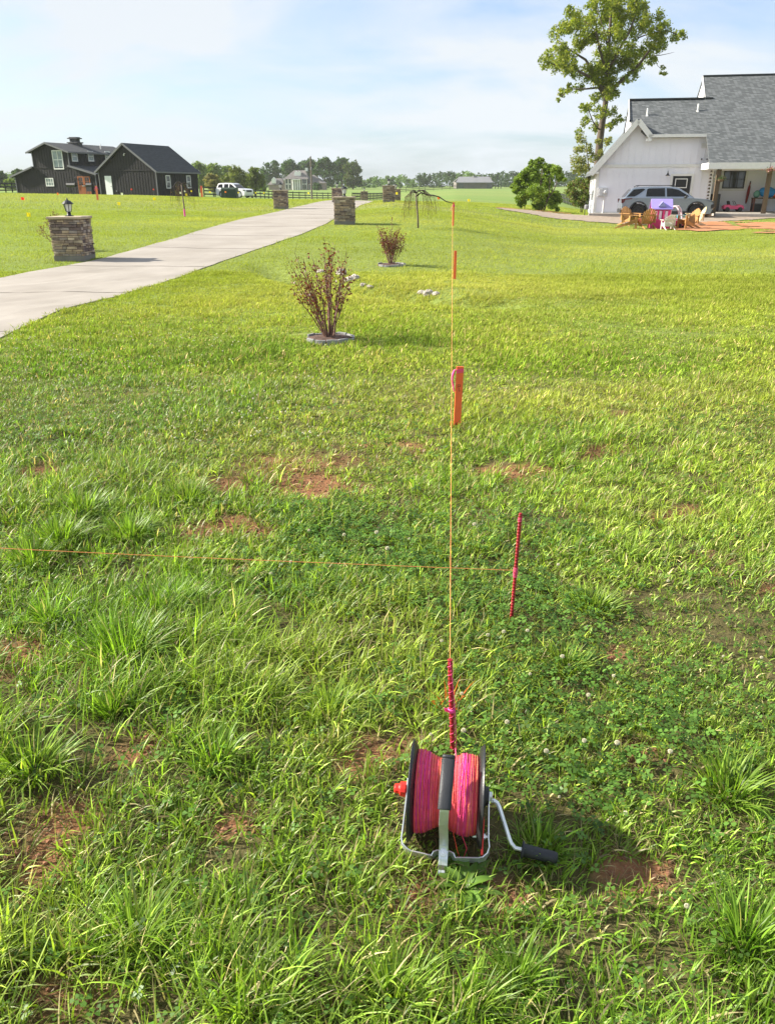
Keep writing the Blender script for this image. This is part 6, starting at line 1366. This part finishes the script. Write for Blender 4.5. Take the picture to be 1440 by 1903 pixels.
def woodland():
    V = []; prof = [(-500, 320), (-60, 318), (30, 322), (345, 322), (470, 334), (660, 336), (690, 331), (720, 328), (750, 326), (765, 330), (790, 322), (830, 319), (850, 320), (880, 322), (905, 319), (950, 319), (1000, 321), (1050, 317), (1100, 319), (1300, 322), (1600, 320), (2300, 320)]
    L = []; cc = []
    px = -500.
    while px < 2300:
        Y = random.uniform(520, 600); top = np.interp(px, [p[0] for p in prof], [p[1] for p in prof]) + random.uniform(-3.5, 4); b = P(px, 352.5, Y); H = zat(top, Y) - b.z
        for k in range(5): r = H * random.uniform(.20, .32); L.append((b.x + random.uniform(-.35, .35) * H, b.y + random.uniform(-3, 3), b.z + H * random.uniform(.12, .80), r, r * .9)); cc.append((px > 770 and px < 850) or px > 880)
        L.append((b.x, b.y, b.z + H * .82, H * .16, H * .16)); cc.append((px > 770 and px < 850) or px > 880)
        px += random.uniform(5, 9) if 0 < px < 1150 else random.uniform(10, 16)
    L = np.array(L); cc = np.array(cc); n = 62000; k = rng.integers(0, len(L), n); d = rng.normal(size=(n, 3)); d /= np.linalg.norm(d, axis=1)[:, None]; pts = L[k, :3] + d * (rng.random(n) ** .4)[:, None] * np.stack([L[k, 3], L[k, 3], L[k, 4]], -1)
    base = np.where(cc[k][:, None], np.array([.045, .08, .035]), np.array([.12, .19, .06])) * (.7 + .6 * hash2(k, k * 3, 5))[:, None]
    th = rng.normal(size=(n, 3)); th /= np.linalg.norm(th, axis=1)[:, None]; a = np.cross(th, rng.normal(size=(n, 3))); a /= np.linalg.norm(a, axis=1)[:, None]; b = np.cross(th, a); s = .75
    V = np.stack([pts - a * s, pts - b * s * .6, pts + a * s, pts + b * s * .6], 1).reshape(-1, 3)
    o = npmesh('woodland', V, np.arange(4 * n).reshape(n, 4), leafm, np.repeat(base, 4, 0)); tag(o, 'hazy woodland along the horizon beyond the fields', 'woodland', kind='stuff')
woodland()
# ---------------- weeping trees
def weeping(name, label, base, top, Y, reach, nbr, long=None, tape=False, seed=2, leafy=0):
    random.seed(seed); b = onG(base, Y); t = thing(name, label, 'tree', b, 0); tp = Vector((xat(top[0], Y, zat(top[1], Y)), Y, zat(top[1], Y))) - b; H = tp.z
    limbs([([Vector((0, 0, -.1)), tp * .3 + Vector((.01 * H, 0, 0)), tp * .65, tp * .97], .030 * H / 1.8 + .01, .022)], t, m=mat('pale_bark', (.17, .13, .10), .85, var=.25, scale=12), name='trunk')
    br = MB(); tw = MB(); L = []
    for i in range(nbr):
        a = random.uniform(0, 6.28); rr = reach * random.uniform(.45, 1.); d = Vector((math.cos(a), math.sin(a) * .8, 0)); up = H * random.uniform(.02, .10); pts = [tp * .93 + d * rr * u + Vector((0, 0, up * math.sin(min(1, u * 1.5) * math.pi) - H * .12 * u ** 3)) for u in [k / 7 for k in range(8)]]
        br.tube(pts, [.016 * (1 - .7 * k / 7) for k in range(8)], 5)
        for k in range(3, 8):
            for _ in range(2 if k % 2 else 1):
                p = pts[k] + Vector((random.uniform(-.05, .05), random.uniform(-.05, .05), 0)); l = H * random.uniform(.25, .70); sw = Vector((random.uniform(-.08, .08), random.uniform(-.08, .08), 0)); q = [p + sw * u + d * .10 * math.sin(u * 1.8) - Vector((0, 0, l * u)) for u in (0, .25, .5, .75, 1)]; q = [Vector((v.x, v.y, max(v.z, .12))) for v in q]; tw.tube(q, [.0035, .003, .003, .0025, .0015], 4)
                for _ in range(3): u = random.randint(0, 3); L.append(q[u].lerp(q[u + 1], random.random()) + Vector((random.gauss(0, .02), random.gauss(0, .02), 0)))
    if long: 
        q = [(Vector((xat(px, Y, zat(py, Y)), Y, zat(py, Y))) - b) for px, py in long]; br.tube(q, [.024, .024, .022, .02, .018, .015, .010][:len(q)], 6)
    br.build('branches', mat('dark_branch', (.055, .042, .035), .85, var=.3, scale=12), t); tw.build('twigs', mat('twig', (1, 1, 1)), t)
    leaf_cloud(L, .016, [(.16, .20, .05), (.24, .16, .08), (.12, .15, .04)], 'leaves', leafm, t)
    if tape: k = MB(); k.tube([(.004, 0, .02), tp * .22 + Vector((.004, 0, 0))], .035, 8); k.build('pink_sleeve', pinkt, t)
    return t
weeping('weeping_tree', 'bare weeping tree with one long branch reaching right toward the string', 777, (772.5, 354), G(777, 424).y, 0.85, 12, long=[(772, 366), (782, 358), (795, 362), (805, 363), (816, 366), (828, 374), (842, 378)], seed=4)
weeping('weeping_sapling', 'slender weeping sapling with a pink sleeve on its stem, on the left slope', 344, (337, 338), 33., .48, 7, tape=True, seed=8, leafy=1)
# ---------------- haze
if HAZE:
    hz = MB().bab((-900, -70, -8), (900, 700, 60)).build('haze', bpy.data.materials.new('haze'), None); m = hz.data.materials[0]; m.use_nodes = True; nt = m.node_tree; nt.nodes.clear()
    pv = nt.nodes.new('ShaderNodeVolumePrincipled'); pv.inputs['Density'].default_value = HAZE; pv.inputs['Color'].default_value = (.97, .985, 1, 1); pv.inputs['Anisotropy'].default_value = .0
    ou = nt.nodes.new('ShaderNodeOutputMaterial'); nt.links.new(pv.outputs[0], ou.inputs['Volume']); tag(hz, 'thin pale air over the fields', 'haze', kind='stuff'); hz.display_type = 'WIRE'
